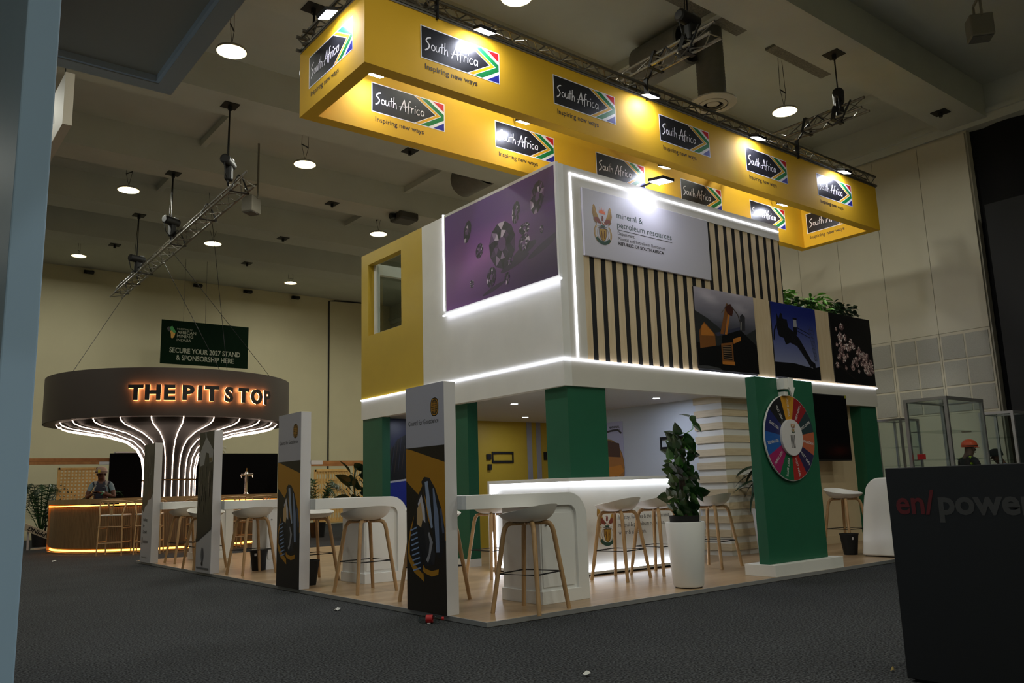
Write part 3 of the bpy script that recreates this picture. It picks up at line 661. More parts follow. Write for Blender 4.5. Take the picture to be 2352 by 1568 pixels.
def collage_art(pan, y0, kind):
    rnd = random.Random(kind); D = (26, 24, 24)
    if kind == 1:
        L = [((176, 173, 178), [(0, 0), (.62, 0), (.62, 1.93), (0, 1.93)]), (D, [(0, .42), (.62, .62), (.62, 1.93), (0, 1.93)]), ((150, 148, 152), [(.02, 1.62), (.30, 1.86), (.60, 1.66), (.58, 1.50), (.05, 1.45)]), ((34, 32, 34), [(.22, 1.45), (.30, 1.64), (.42, 1.62), (.46, 1.48), (.40, 1.36), (.26, 1.38)]),
             ('stroke', (110, 108, 110), [(.26, 1.93), (.30, 1.84)], .05), ((96, 80, 40), [(.44, 1.56), (.56, 1.56), (.56, 1.50), (.46, 1.50)])]
        for k in range(26):
            u = .04+.54*rnd.random(); v = .70+.62*rnd.random(); L.append(('stroke', lerp((40, 36, 34), (126, 112, 104), rnd.random()**2), [(u, v), (u+.02*rnd.random(), v+.16)], .02))
        L += [('stroke', (16, 16, 18), [(0, .42), (.62, .62)], .05)]
        for (u, v, w, h, c) in ((.28, .24, .05, .10, (84, 86, 94)), (.28, .12, .03, .03, (30, 30, 34))): L.append((c, [(u+w*math.cos(t), v+h*math.sin(t)) for t in [2*PI*i/12 for i in range(12)]]))
        L.append(('stroke', (92, 92, 96), [(.05, .06), (.55, .06)], .02))
    else:
        L = [((176, 173, 178), [(0, 0), (.62, 0), (.62, 1.93), (0, 1.93)]), (D, [(0, .85), (.12, .80), (.18, .90), (.3, .92), (.34, 1.0), (.5, 1.02), (.62, 1.12), (.62, 1.93), (0, 1.93)]), ((50, 46, 48), [(.1, 1.93), (.3, 1.5), (.55, 1.7), (.62, 1.93)]), ((60, 32, 28), [(.3, .92), (.34, 1.0), (.5, 1.02), (.55, 1.2), (.3, 1.15)])]
        for k in range(14): L.append(('stroke', lerp((40, 36, 36), (90, 84, 88), rnd.random()), [(.05+.5*rnd.random(), 1.15+.6*rnd.random()), (.1+.45*rnd.random(), 1.2+.6*rnd.random())], .015))
        L += [((26, 26, 36), [(.08, .29), (.12, .29), (.12, .40), (.08, .40)]), ('stroke', (96, 96, 104), [(.16, .33), (.42, .33)], .04), ('stroke', (120, 118, 120), [(.1, .08), (.4, .08)], .012)]
    picture('panel_graphic', pan, (-.02, y0+.62, PT), -Y_, Z_, L, .0002)
    if kind == 2:
        for i, w in enumerate(('Building', 'for', 'Growth')): lettering(w, 'panel_lettering', INK2, pan, (-.0205, y0+.50, PT+.66-.1*i), -Y_, Z_, height=.055, bold=.01)
plab = ('white upright panel with orange geoscience graphic at the platform corner', 'white upright panel with orange geoscience graphic, second along the platform edge', 'upright panel with a dark mining collage above a white foot', 'upright panel with a dark photo and building for growth lettering')
clab = ('white rounded bar counter beside the corner panel and the lit desk', 'white rounded bar counter with cabinet joined to the second orange panel', 'white rounded bar counter joined to the mining collage panel', 'white rounded bar counter joined to the building for growth panel')
for k, y0 in enumerate(PANY):
    t = thing('graphic_panel', plab[k], 'panel', (.04, y0+.31, PT), 'upright panels along the platform edge')
    pan = MB().box(-.02, .1, y0, y0+.62, PT, 1.97).build('board', CREAM, t, bevel=.003)
    council_art(pan, y0) if k < 2 else collage_art(pan, y0, k-1)
    ya = y0-.13; yb = ya+.59
    c = thing('bar_counter', clab[k], 'counter', (.8, ya+.3, PT), 'rounded bar counters on the platform')
    x1 = 1.46 if k == 0 else 1.27; xl = x1-.55
    prof = [(.1, 1.0)] + [(a, b) for a, b in arc(x1-.22, .78, .22, 90, 0, 10)] + [(x1, PT), (x1-.13, PT)] + [(a, b) for a, b in arc(x1-.22, .795, .09, 0, 90, 6)] + [(.1, .885)]
    MB().prism(prof, (0, ya, 0), X_, Z_, (0, yb-ya, 0)).build('waterfall_top', WHITE, c, bevel=.003)
    cab = MB().box(xl, x1-.10, ya+.03, yb-.02, PT+.11, .90).build('cabinet', WHITE, c)
    MB().box(xl-.015, x1-.10, ya-.002, yb-.005, PT, PT+.11).build('plinth', WHITE, c, bevel=.003)
    d = MB().box(xl+.015, x1-.165, ya+.018, ya+.03, PT+.14, .82).build('cabinet_door', WHITE, c, bevel=.004)
    MB().tube([(xl+.06, ya+.02, .72), (xl+.06, ya+.008, .72)], .012, 10).build('door_lock', ALU, d)
# ------------------------------------------------------------------ bar stools
SHELL = mat('stool_shell_white', (212, 209, 202), .45)
def stool_proto():
    t = thing('bar_stool', '', 'stool', (0, 0, 0), 'white shell stools with oak legs')
    n, m = 36, 9; b = MB(); a_, b_ = .252, .222
    def P(th, r, top):
        c, s = math.cos(th), math.sin(th)
        x = a_*r*math.copysign(abs(c)**.85, c); y = b_*r*math.copysign(abs(s)**.85, s)
        back = .5-.5*s                                    # 1 at the back (-y)
        rim = .052+.085*back**1.4
        front = max(0, s)
        z = .706+rim*(r**5.2)
        return (x*(1+.03*back*r**3), y, z+(.012 if top else -.008*(1-r)))
    for lay in (0, 1):
        k = len(b.v); b.v.append(P(0, 0, lay))
        for i in range(1, m+1):
            for j in range(n): b.v.append(P(2*PI*j/n, i/m*(1 if not lay else .975), lay))
        for j in range(n): b.f.append((k, k+1+j, k+1+(j+1) % n)); b.m.append(0); b.c.append(None)
        for i in range(m-1):
            for j in range(n):
                q = k+1+i*n; b.f.append((q+j, q+(j+1) % n, q+n+(j+1) % n, q+n+j)); b.m.append(0); b.c.append(None)
    k0 = 1+(m-1)*n; k1 = 1+m*n+1+(m-1)*n
    for j in range(n): b.f.append((k0+j, k0+(j+1) % n, k1+(j+1) % n, k1+j)); b.m.append(0); b.c.append(None)
    b.build('seat', SHELL, t, True, local=True)
    MB().box(-.11, .11, -.09, .09, .700, .716).build('seat_plate', STEEL, t, local=True)
    for sx in (-1, 1):
        for sy in (-1, 1):
            pts = [(sx*.03, sy*.03, .694), (sx*.105, sy*.10, .694), (sx*.128, sy*.122, .684), (sx*.143, sy*.137, .655), (sx*.152, sy*.146, .61), (sx*.228, sy*.218, 0)]
            MB().tube(pts, [.018, .0195, .020, .020, .020, .018], 10).build('leg', OAK, t, True, local=True)
    b = MB(); f = .193; g = .184
    b.tube([(-f, -g, .30), (f, -g, .30), (f, g, .30), (-f, g, .30)], .006, 6, closed=True)
    b.build('footrest', BLACK, t, local=True)
    return t
sp = stool_proto()
STOOLS = [(.62, .21, 18, 'white shell stool in front of the counter at the platform corner'), (.45, 1.42, 186, 'white shell stool behind the corner counter, half hidden by its panel'),
          (2.05, 2.62, -88, 'white shell stool drawn up to the short side of the lit desk'), (2.75, 1.245, 12, 'white shell stool before the coat of arms on the lit desk'),
          (3.42, 1.29, 6, 'white shell stool before the lit desk, beside the potted climber'), (4.33, 1.22, 8, 'white shell stool between the potted climber and the green wheel panel'),
          (7.05, 1.05, 172, 'white shell stool under the black television'), (.38, 2.63, 4, 'white shell stool in front of the counter of the second orange panel'),
          (.5, 4.2, 184, 'white shell stool behind the counter of the second orange panel'), (.37, 5.76, 6, 'white shell stool in front of the mining collage counter, beside a black bin'),
          (.25, 7.28, 182, 'white shell stool behind the mining collage counter'), (.42, 8.75, 3, 'white shell stool at the building for growth counter')]
for i, (x, y, rz, lab) in enumerate(STOOLS):
    o = sp if i == 0 else copy_tree(sp)
    place(o, (x, y, PT), math.radians(rz)); o['label'] = lab; o.scale = (1.04, 1.04, 1.035)
# ------------------------------------------------------------------ lit reception desk
RDk = thing('reception_desk', 'white corner reception desk edged with bright light strips', 'desk', (2.45, 1.7, PT))
DT = 1.145
MB().prism([(2.45, 1.70), (4.72, 1.70), (4.72, 2.35), (3.25, 2.35), (3.25, 3.24), (2.45, 3.24)], (0, 0, DT-.04), X_, Y_, (0, 0, .04)).build('desk_top', WHITE, RDk, bevel=.002)
MB().prism([(2.45, 1.70), (4.72, 1.70), (4.72, 2.35), (3.25, 2.35), (3.25, 3.24), (2.45, 3.24)], (0, 0, PT+.02), X_, Y_, (0, 0, .03)).build('desk_base', WHITE, RDk)
MB().prism([(2.55, 1.77), (4.66, 1.77), (4.66, 2.30), (3.2, 2.30), (3.2, 3.18), (2.55, 3.18)], (0, 0, PT), X_, Y_, (0, 0, .02)).build('desk_foot', BLACK, RDk)
fl = MB().box(2.51, 2.54, 1.76, 3.20, PT+.05, DT-.04).build('side_front', WHITE_M, RDk)
ff = MB().box(2.54, 4.68, 1.76, 1.79, PT+.05, DT-.04).build('long_front', WHITE_M, RDk)
MB().box(2.45, 3.25, 3.20, 3.24, PT+.05, DT-.04).build('end_panel', WHITE, RDk)
MB().box(4.68, 4.72, 1.70, 2.35, PT+.05, DT-.04).build('end_panel', WHITE, RDk)
def dled(*a): MB().box(*a).build('light_strip', LED2, RDk)
dled(2.47, 2.508, 1.72, 3.19, DT-.055, DT-.04); dled(2.508, 4.67, 1.72, 1.758, DT-.055, DT-.04)
dled(2.47, 2.508, 1.72, 3.19, PT+.05, PT+.065); dled(2.508, 4.67, 1.72, 1.758, PT+.05, PT+.065)
dled(2.47, 2.508, 3.184, 3.20, PT+.07, DT-.06)
emblem(ff, (3.08, 1.76, .36), X_, Z_, .46)
for i, s in enumerate(('forestry, fisheries & the environment,', 'mineral & petroleum resources,', 'water & sanitation.')):
    lettering(s, 'desk_lettering', INK2, ff, (3.267, 1.76, .645-.088*i), X_, Z_, width=(.92, .815, .475)[i], height=.052)
# ------------------------------------------------------------------ wheel of fortune panel
WS = thing('prize_wheel_stand', 'tall green panel on a white plinth carrying a colourful prize wheel', 'prize wheel', (4.45, .16, PT))
MB().box(3.80, 5.13, .014, .40, PT, PT+.12).build('plinth', WHITE_M, WS, bevel=.003)
MB().box(3.85, 4.98, .11, .24, PT+.12, 2.19).build('panel', GREEN, WS, bevel=.004)
wc = Vector((4.38, .07, 1.515)); R1, R0 = .485, .205
SEG = [((196, 140, 40), 'VISIT DTIC'), ((140, 26, 34), 'VISIT AEMFC'), ((34, 56, 62), 'VISIT DMPR'), ((176, 92, 62), 'SPIN AGAIN'), ((40, 34, 74), 'VISIT LSAJ'), ((160, 38, 34), 'VISIT NSAJ'),
       ((20, 96, 62), 'VISIT DFFE'), ((150, 32, 92), 'VISIT SPARK'), ((30, 86, 160), 'VISIT MINTEK'), ((30, 36, 92), 'VISIT DWS'), ((24, 24, 28), 'VISIT CGS')]
disc = MB(); n = 88
disc.prism([(R1*math.cos(2*PI*i/n), R1*math.sin(2*PI*i/n)) for i in range(n)], wc+Y_*.025, X_, Z_, (0, -.02, 0))
wh = disc.build('wheel', WHITE, WS, bevel=.002)
b = MB()
b.lathe([(.001, 0), (.04, 0), (.04, .03), (.001, .03)], 16)
MB().tube([wc+Y_*.04, wc+Y_*.012], .05, 16).build('axle', STEEL, WS)
for i, (c, s) in enumerate(SEG):
    a0 = PI/2+PI/11-i*2*PI/11; a1 = a0-2*PI/11
    pts = [(R0*math.cos(a0+(a1-a0)*k/6), R0*math.sin(a0+(a1-a0)*k/6)) for k in range(7)] + [(.478*math.cos(a1+(a0-a1)*k/8), .478*math.sin(a1+(a0-a1)*k/8)) for k in range(9)]
    g = MB().prism(pts, wc+Y_*.0045, X_, Z_, (0, -.003, 0)).build('wheel_segment', mat('wheel_ink_%d' % i, c, .45), wh)
    am = (a0+a1)/2; u = X_*math.cos(am)+Z_*math.sin(am); v = -X_*math.sin(am)+Z_*math.cos(am)
    lettering(s, 'segment_lettering', CREAM, wh, wc+Y_*.0012+u*(R0+.03)-v*.018, u, v, width=.215 if len(s) > 9 else .18, height=.034, bold=.01, off=.001)
hub = MB().prism([(R0*math.cos(2*PI*i/48), R0*math.sin(2*PI*i/48)) for i in range(48)], wc+Y_*.004, X_, Z_, (0, -.03, 0)).build('wheel_hub', CREAM, wh, bevel=.003)
emb = emblem(hub, wc-Y_*.026+X_*.02+Z_*.05, X_, Z_, .11)
for i in range(4): MB().strip([(-.05+.022*i, .03), (-.05+.022*i, -.12)], .012, wc-Y_*.026+X_*.02, X_, Z_, .0008).build('hub_print', INK2, hub)
pm = WHITE_M
MB().box(4.26, 4.36, .02, .11, 2.06, 2.185).build('pointer_block', pm, WS); MB().box(4.28, 4.36, .04, .11, 1.985, 2.03).build('pointer_block', pm, WS)
MB().prism([(4.34, 2.19), (4.42, 2.19), (4.42, 2.08), (4.445, 2.08), (4.39, 1.97), (4.33, 2.08), (4.34, 2.08)], (0, .0, 0), X_, Z_, (0, .02, 0)).build('pointer_arrow', pm, WS)
# ------------------------------------------------------------------ bins, podium, bottle and scraps
def bin_(x, y, lab):
    t = thing('waste_bin', lab, 'bin', (x, y, PT), 'black waste bins on the platform')
    MB().lathe([(.001, .0), (.085, .0), (.12, .27), (.112, .27), (.08, .02), (.001, .02)], 24).build('bucket', BLACK, t, True, local=True)
    MB().lathe([(.112, .262), (.124, .262), (.124, .275), (.112, .275)], 24).build('rim', BLACK, t, True, local=True)
    MB().box(-.10, -.07, -.105, -.098, .2, .235).build('sticker', CREAM, t, local=True)
bin_(.62, 6.15, 'black waste bin behind a stool at the mining collage counter'); bin_(.26, 3.75, 'black waste bin behind the second orange panel'); bin_(6.62, .78, 'black waste bin beside the glossy white podium')
t = thing('podium', 'glossy white curved podium on the platform edge beside a black bin', 'podium', (6.9, .2, PT))
prof = [(.53, 0), (.495, .3), (.455, .6), (.425, .76)] + [(.20+.215*math.cos(math.radians(a)), .77+.215*math.sin(math.radians(a))) for a in range(4, 91, 8)] + [(.1, .987)] + [(.02-.215*math.cos(math.radians(a)), .77+.215*math.sin(math.radians(a))) for a in range(90, 3, -8)] + [(-.20, .76), (-.235, .6), (-.27, .3), (-.30, 0)]
MB().prism(prof, (6.46, 0, PT+.012), Y_, Z_, (.55, 0, 0)).build('shell', mat('gloss_white', (224, 221, 212), .15), t, True, bevel=.02)
MB().box(6.49, 6.98, -.28+.3, .50, PT, PT+.012).build('foot', BLACK, t)
t = thing('plastic_bottle', 'clear plastic bottle with red label and cap lying against the platform', 'bottle', (-.14, .62, 0))
GP = glass('clear_plastic', (226, 230, 228))
pr = [(.001, -.115), (.026, -.115), (.032, -.105), (.033, -.06), (.030, -.055), (.033, -.05), (.033, .035), (.030, .05), (.024, .075), (.014, .098), (.012, .105)]
MB().lathe(pr, 24).build('bottle_body', GP, t, True, local=True)
MB().lathe([(.0335, -.045), (.0335, .02)], 24).build('bottle_label', mat('red_label', (170, 24, 26), .4), t, True, local=True)
MB().box(-.034, .0, -.0345, -.030, -.03, .0).build('barcode', CREAM, t, local=True)
MB().lathe([(.015, .105), (.015, .125), (.001, .125)], 16).build('bottle_cap', mat('red_cap', (176, 20, 22), .4), t, True, local=True)
t.location = (-.16, .54, .034); t.rotation_mode = 'QUATERNION'; t.rotation_quaternion = Vector((.76, -.65, 0)).to_track_quat('Z', 'Y'); t.scale = (.95, .95, .85)
def scrap(x, y, s, lab, col=(206, 206, 200)):
    r = random.Random(int(x*100)); b = MB()
    P = [(x+s*math.cos(a)*(.4+.6*r.random()), y+s*math.sin(a)*(.4+.6*r.random()), .003+.02*r.random()) for a in [2*PI*i/7 for i in range(7)]]
    b.add(P+[(x, y, .03)], [(i, (i+1) % 7, 7) for i in range(7)])
    tag(b.build('paper_scrap', mat('scrap_%d_%d_%d' % col, col, .8)), lab, 'litter')
scrap(-.34, 1.83, .05, 'crumpled white paper scrap on the carpet beside the platform'); scrap(-.59, -1.74, .035, 'pale torn scrap lying alone on the dark carpet')
scrap(.62, -2.88, .016, 'yellow crumb on the carpet beside the black counter', (186, 160, 90)); scrap(-.92, 11.82, .06, 'pale paper scrap on the carpet before the round bar')
# ------------------------------------------------------------------ hanging banner frame, trusses, hoists, floodlights
BX0, BX1, BY0, BY1, BZ0, BZ1, BT = -.15, 10.2, 1.67, 3.25, 5.4, 6.2, .16
HB = thing('hanging_banner', 'long hollow yellow fabric banner frame hung above the stand', 'banner', (5.0, 2.46, BZ0))
fw = MB().box(BX0, BX1, BY0, BY0+BT, BZ0, BZ1).build('front_wall', YELLOW_F, HB)
rw = MB().box(BX0, BX1, BY1-BT, BY1, BZ0, BZ1).build('rear_wall', YELLOW_F, HB)
lw = MB().box(BX0, BX0+BT, BY0+BT, BY1-BT, BZ0, BZ1).build('end_wall', YELLOW_F, HB)
ew = MB().box(BX1-BT, BX1, BY0+BT, BY1-BT, BZ0, BZ1).build('end_wall', YELLOW_F, HB)
MB().box(BX0-.01, BX1+.01, BY0-.01, BY0+.012, BZ1, BZ1+.02).build('frame_rail', ALU, HB)
MB().box(BX0-.01, BX0+.012, BY0, BY1, BZ1, BZ1+.02).build('frame_rail', ALU, HB)
WB, BLK, YL, GR, RE, BU = (236, 234, 238), (28, 28, 32), (222, 168, 26), (24, 122, 62), (206, 32, 40), (40, 48, 150)
SCRIPT = [([(.55, 1.0), (.30, .92), (.12, .70), (.30, .52), (.40, .34), (.28, .10), (.02, -.08)], .13), ([(.75+.16*math.cos(t), .28+.20*math.sin(t)) for t in [PI/2+2*PI*i/12 for i in range(13)]], .09),
          ([(1.02, .52), (1.0, .20), (1.10, .08), (1.24, .16), (1.32, .50)], .09), ([(1.32, .50), (1.34, .06)], .08), ([(1.58, .85), (1.52, .06)], .09), ([(1.38, .52), (1.74, .60)], .07),
          ([(1.84, .98), (1.76, .04)], .09), ([(1.78, .26), (1.92, .48), (2.03, .40), (2.06, .02)], .09),
          ([(2.42, -.02), (2.62, .42), (2.88, 1.02)], .11), ([(2.88, 1.02), (2.96, .5), (3.0, -.02)], .11), ([(2.34, .30), (2.80, .40), (3.20, .40)], .08),
          ([(3.56, 1.0), (3.38, .98), (3.30, .6), (3.22, -.12)], .10), ([(3.08, .50), (3.54, .56)], .07), ([(3.62, .52), (3.58, .04)], .09), ([(3.60, .30), (3.70, .48), (3.84, .50)], .08),
          ([(3.98, .50), (3.95, .04)], .09), ([(4.0, .68), (4.02, .78)], .09), ([(4.42, .46), (4.26, .50), (4.12, .28), (4.22, .06), (4.44, .12)], .09),
          ([(4.86, .44), (4.68, .50), (4.56, .28), (4.66, .06), (4.84, .22)], .09), ([(4.90, .52), (4.88, .06)], .09)]
def smooth_pts(p, n=3):
    if len(p) < 3: return p
    o = []
    for i in range(len(p)-1):
        a, b, c, d = p[max(i-1, 0)], p[i], p[i+1], p[min(i+2, len(p)-1)]
        for k in range(n):
            t = k/n; o.append(tuple(.5*((2*b[q])+(-a[q]+c[q])*t+(2*a[q]-5*b[q]+4*c[q]-d[q])*t*t+(-a[q]+3*b[q]-3*c[q]+d[q])*t**3) for q in (0, 1)))
    return o+[p[-1]]
INKB = mat('banner_ink', (44, 34, 22), .6)
def logo(parent, o, u, w=1.08, h=.39):
    """country logo: black arrow with brush lettering, chevrons of the flag, tag line below"""
    k = w; e = .012
    S = lambda pts: [(a*w, b*h) for a, b in pts]
    L = [(WB, S([(0, 0), (1, 0), (1, 1), (0, 1)])), (BLK, S([(.012, .03), (.57, .03), (.865, .5), (.57, .97), (.012, .97)])),
         (YL, S([(.585, .03), (.645, .03), (.935, .5), (.645, .97), (.585, .97), (.88, .5)])),
         (GR, S([(.66, .03), (.765, .03), (.988, .40), (.988, .60), (.765, .97), (.66, .97), (.95, .5)])),
         (RE, S([(.835, .97), (.988, .97), (.988, .70)])), (BU, S([(.835, .03), (.988, .30), (.988, .03)]))]
    kx = .66*w/4.95; ky = h*.40; x0 = .05*w; y0 = h*.30
    for p, wd in SCRIPT: L.append(('stroke', WB, [(x0+a*kx, y0+b*ky) for a, b in smooth_pts(p)], wd*kx*.85))
    g = picture('country_logo', parent, o, u, Z_, L, .0002, .002)
    lettering('Inspiring new ways', 'tag_lettering', INKB, parent, Vector(o)+Vector(u)*.055-Z_*.115, u, Z_, width=.70, height=.066, off=.002, bold=.012)
for x in (.53, 2.44, 4.37, 6.31, 8.25): logo(fw, (x, BY0, 5.665), X_)
for x in (.71, 2.62, 4.54, 6.49, 8.39): logo(rw, (x, BY1-BT, 5.655), X_)
logo(lw, (BX0, 3.0, 5.655), -Y_); logo(ew, (BX1-BT, 3.0, 5.655), -Y_)
# trusses
TRM = mat('truss_aluminium', (112, 108, 98), .4, metal=.7)
def truss(name, lab, a, b, s=.2, tri=False):
    """ladder truss from a to b: chords and zigzag braces"""
    a, b = Vector(a), Vector(b); d = (b-a).normalized(); r = d.cross(Z_).normalized(); Ln = (b-a).length
    t = thing(name, lab, 'truss', tuple((a+b)/2), 'aluminium trusses under the ceiling')
    off = [r*-s/2, r*s/2, Z_*s*.87] if tri else [r*-s/2-Z_*s/2, r*s/2-Z_*s/2, r*s/2+Z_*s/2, r*-s/2+Z_*s/2]
    for o in off: MB().tube([a+o, b+o], .022, 8).build('chord', TRM, t, True)
    n = max(2, int(Ln/(s*1.15))); pr = [(i, (i+1) % len(off)) for i in range(len(off))]
    for i in range(n):
        p, q = a+d*Ln*i/n, a+d*Ln*(i+1)/n
        for k, (i0, i1) in enumerate(pr):
            if i % 2: i0, i1 = i1, i0
            MB().tube([p+off[i0], q+off[i1]], .009, 5).build('brace', TRM, t)
    return t
def sling(t, c, d, s, w=.045):
    """black webbing loop round a triangular truss whose lower chords lie at c"""
    c, d = Vector(c), Vector(d).normalized(); r = d.cross(Z_).normalized()
    P = [c-r*(s/2+.03)-Z_*.03, c+r*(s/2+.03)-Z_*.03, c+r*.03+Z_*(s*.87+.04), c-r*.03+Z_*(s*.87+.04)]
    b = MB()
    for i in range(4): b.bar(P[i], P[(i+1) % 4], .01, w, up=tuple(d))
    b.build('sling', BLACK, t)
T1 = truss('banner_truss', 'aluminium truss along the top of the yellow banner front', (BX0-.05, 1.76, 6.33), (10.25, 1.76, 6.33), .17)
T1b = truss('banner_truss', 'aluminium truss along the narrow end of the yellow banner', (-.06, 1.9, 6.33), (-.06, 3.2, 6.33), .17)
T1c = truss('banner_truss', 'aluminium truss along the rear of the yellow banner', (BX0-.05, 3.17, 6.33), (10.25, 3.17, 6.33), .17)
SH = [truss('cross_truss', l, (x, .45, 6.56), (x, 3.3, 6.56), .22, True) for x, l in ((.72, 'short cross truss over the lamp end of the yellow banner'), (4.12, 'short cross truss over the middle of the yellow banner'), (7.72, 'short cross truss over the banner, near the ivory wall'))]
for s_, x in zip(SH, (.72, 4.12, 7.72)):
    sling(s_, (x, 1.45, 6.56), (0, 1, 0), .22); sling(s_, (x, .92, 6.56), (0, 1, 0), .22, .07)
    MB().bar((x+.02, 1.66, 6.5), (x+.02, 1.66, 6.18), .06, .02).bar((x+.02, 1.86, 6.5), (x+.02, 1.86, 6.22), .06, .02).build('sling', BLACK, s_)
    MB().tube([(x-.1, .62, 6.75), (x-.14, .75, 6.5), (x-.1, .95, 6.45), (x-.08, 1.2, 6.72), (x+.05, 1.5, 6.66), (x+.1, 1.75, 6.45), (x+.8, 1.74, 6.46), (x+1.9, 1.72, 6.44), (x+2.4, 1.74, 6.44)], .014, 6).build('power_cable', BLACK, s_, True)
T2 = truss('long_truss', 'long aluminium truss with black slings hanging over the round bar', (.83, 7.55, 6.15), (1.0, 16.95, 6.15), .27, True)
for y in (7.9, 9.6, 11.5, 14.1, 15.2, 16.3): sling(T2, (.83+(y-7.55)*.018, y, 6.15), (0, 1, 0), .27)
def hoist(x, y, z, lab, rz=0.6):
    t = thing('chain_hoist', lab, 'hoist', (x, y, z), 'black chain hoists')
    c, s = math.cos(rz), math.sin(rz); u = Vector((c, s, 0)); o = Vector((x, y, z))
    MB().tube([o-u*.19, o-u*.17, o+u*.17, o+u*.19], [.06, .085, .085, .06], 16).build('motor', mat('hoist_black', (12, 12, 13), .55), t, True)
    MB().obox(o+u*.1+Z_*.08, u*.05, Vector((-s, c, 0))*.05, Z_*.015).build('name_plate', mat('grey_plate', (120, 120, 118), .4), t)
    MB().obox(o+u*.03-Z_*.19, u*.07, Vector((-s, c, 0))*.06, Z_*.13).build('chain_bag', BLACK, t, bevel=.03)
    MB().tube([o-Z_*.3, o-Z_*.36, o-Z_*.40+u*.03, o-Z_*.37+u*.06], .018, 6).build('hook', STEEL, t)
    b = MB().tube([o+Z_*.06, (x, y, BEAM-.09)], .012, 5).tube([o+Z_*.06-u*.06, (x-.01, y, BEAM-.09)], .006, 5)
    b.build('lifting_chain', STEEL, t)
    MB().tube([o-u*.15+Z_*.05, o-u*.18-Z_*.1, o-u*.14-Z_*.25, o-u*.05-Z_*.3], .009, 6).build('control_cable', BLACK, t, True)
hoist(.64, 7.91, 6.62, 'black chain hoist at the open end of the long truss', .9); hoist(.77, 11.55, 6.62, 'black chain hoist over the middle of the long truss', .5); hoist(.89, 14.62, 6.58, 'black chain hoist on the far third of the long truss', .3)
hoist(4.12, .86, 6.98, 'black chain hoist carrying the middle cross truss', 0.0); hoist(7.72, .86, 6.92, 'black chain hoist carrying the cross truss beside the ivory wall', .5); hoist(.54, 4.38, 6.62, 'black chain hoist behind the narrow banner end', .2)
MB().box(3.99, 4.25, .73, .99, BEAM-.012, BEAM).build('ceiling_plate', BLACK, SH[1])
# floodlights
FG = mat('floodlight_lens', (255, 255, 255), .3, emit=((232, 236, 255), FLOOD_E))
FG2 = mat('floodlight_lens_dim', (255, 255, 255), .3, emit=((232, 236, 255), FLOOD_E*.35))
def flood(c, d, u, lab, arm, w=.10, h=.065, lens=None):
    """floodlight at c shining along d, width direction u, arm back to its clamp"""
    c, d, u = Vector(c), Vector(d).normalized(), Vector(u).normalized(); v = d.cross(u).normalized()
    t = thing('floodlight', lab, 'floodlight', tuple(c), 'white floodlights of the stand')
    MB().obox(c-d*.022, u*(w+.012), v*(h+.012), d*.02).build('housing', STEEL, t, bevel=.006)
    MB().obox(c+d*.0005, u*w, v*h, d*.0015).build('lens', lens or FG, t)
    MB().bar(c-d*.04, arm, .018).build('arm', STEEL, t)
for x, l in ((1.28, 'first'), (4.03, 'second'), (6.42, 'third'), (8.85, 'last')):
    flood((x, 1.50, 6.14), (0, .30, -.95), X_, '%s white floodlight along the banner front, counted from the foreground hoist end' % l if l in ('first', 'last') else '%s white floodlight along the yellow banner front' % l, (x, 1.72, 6.28))
flood((-.33, 2.15, 6.1), (.30, 0, -.95), Y_, 'white floodlight shining on the narrow banner end', (-.12, 2.15, 6.28))
for x, l in ((.63, 'beside the narrow end'), (2.92, 'above the purple diamond poster'), (5.82, 'above the slatted facade'), (9.02, 'beside the far inner end')):
    flood((x, 2.84, 5.99), (0, .30, -.95), X_, 'small white floodlight inside the banner %s' % l, (x, 3.1, 6.26), .085, .05)
flood((4.06, 1.44, 4.93), (0, .14, -.99), X_, 'white floodlight on an arm over the department sign', (4.06, 1.80, 4.97), .10, .12, FG2)
# ------------------------------------------------------------------ the round bar
CX, CY = 1.9, 14.9
PS = thing('bar_canopy', 'round brown drum canopy with glowing light tubes over the bar', 'canopy', (CX, CY, 0))
BRN = mat('brown_canopy', (60, 51, 46), .5, noise=.03, nscale=2)
DKB = mat('dark_brown_column', (17, 12, 10), .6)
RC, CZ0, CZ1 = 2.66, 2.74, 3.74
MB().lathe([(RC, CZ0), (RC, CZ1), (RC-.05, CZ1), (RC-.05, CZ0+.05), (.3, CZ0+.05), (.3, CZ0+.04), (RC-.02, CZ0)], 72, (CX, CY, 0)).build('drum', BRN, PS, True)
MB().lathe([(RC-.06, CZ0+.03), (1.2, CZ0+.045)], 64, (CX, CY, 0)).build('drum_underside', mat('canopy_gold', (196, 168, 110), .4), PS)
prof = [(.54, .0), (.54, 1.5), (.55, 1.75), (.60, 2.0), (.72, 2.2), (.95, 2.38), (1.4, 2.52), (1.9, 2.6), (2.2, 2.66), (2.32, 2.74)]
MB().lathe(prof, 48, (CX, CY, 0)).build('column', DKB, PS, True)
MB().lathe([(.56, 1.47), (.575, 1.47), (.575, 1.49), (.56, 1.49)], 48, (CX, CY, 0)).build('column_ring', mat('brass', (150, 110, 60), .35, metal=.8), PS)
for k in range(24):
    a = 2*PI*(k+.3)/24; u = Vector((math.cos(a), math.sin(a), 0))
    for seg in ([(.57, 1.06), (.57, 1.46)], [(.57, 1.50), (.575, 1.72), (.62, 1.98), (.74, 2.19), (.97, 2.36), (1.42, 2.50), (1.9, 2.575), (2.18, 2.62), (2.34, 2.68), (2.40, 2.76)]):
        pts = [Vector((CX, CY, 0))+u*r+Z_*z for r, z in seg]
        if len(pts) > 3:
            q = []
            for i in range(len(pts)-1):
                q += [pts[i], (pts[i]+pts[i+1])/2]
            pts = q+[pts[-1]]
        MB().tube(pts, .011, 6).build('light_tube', TUBE, PS, True)
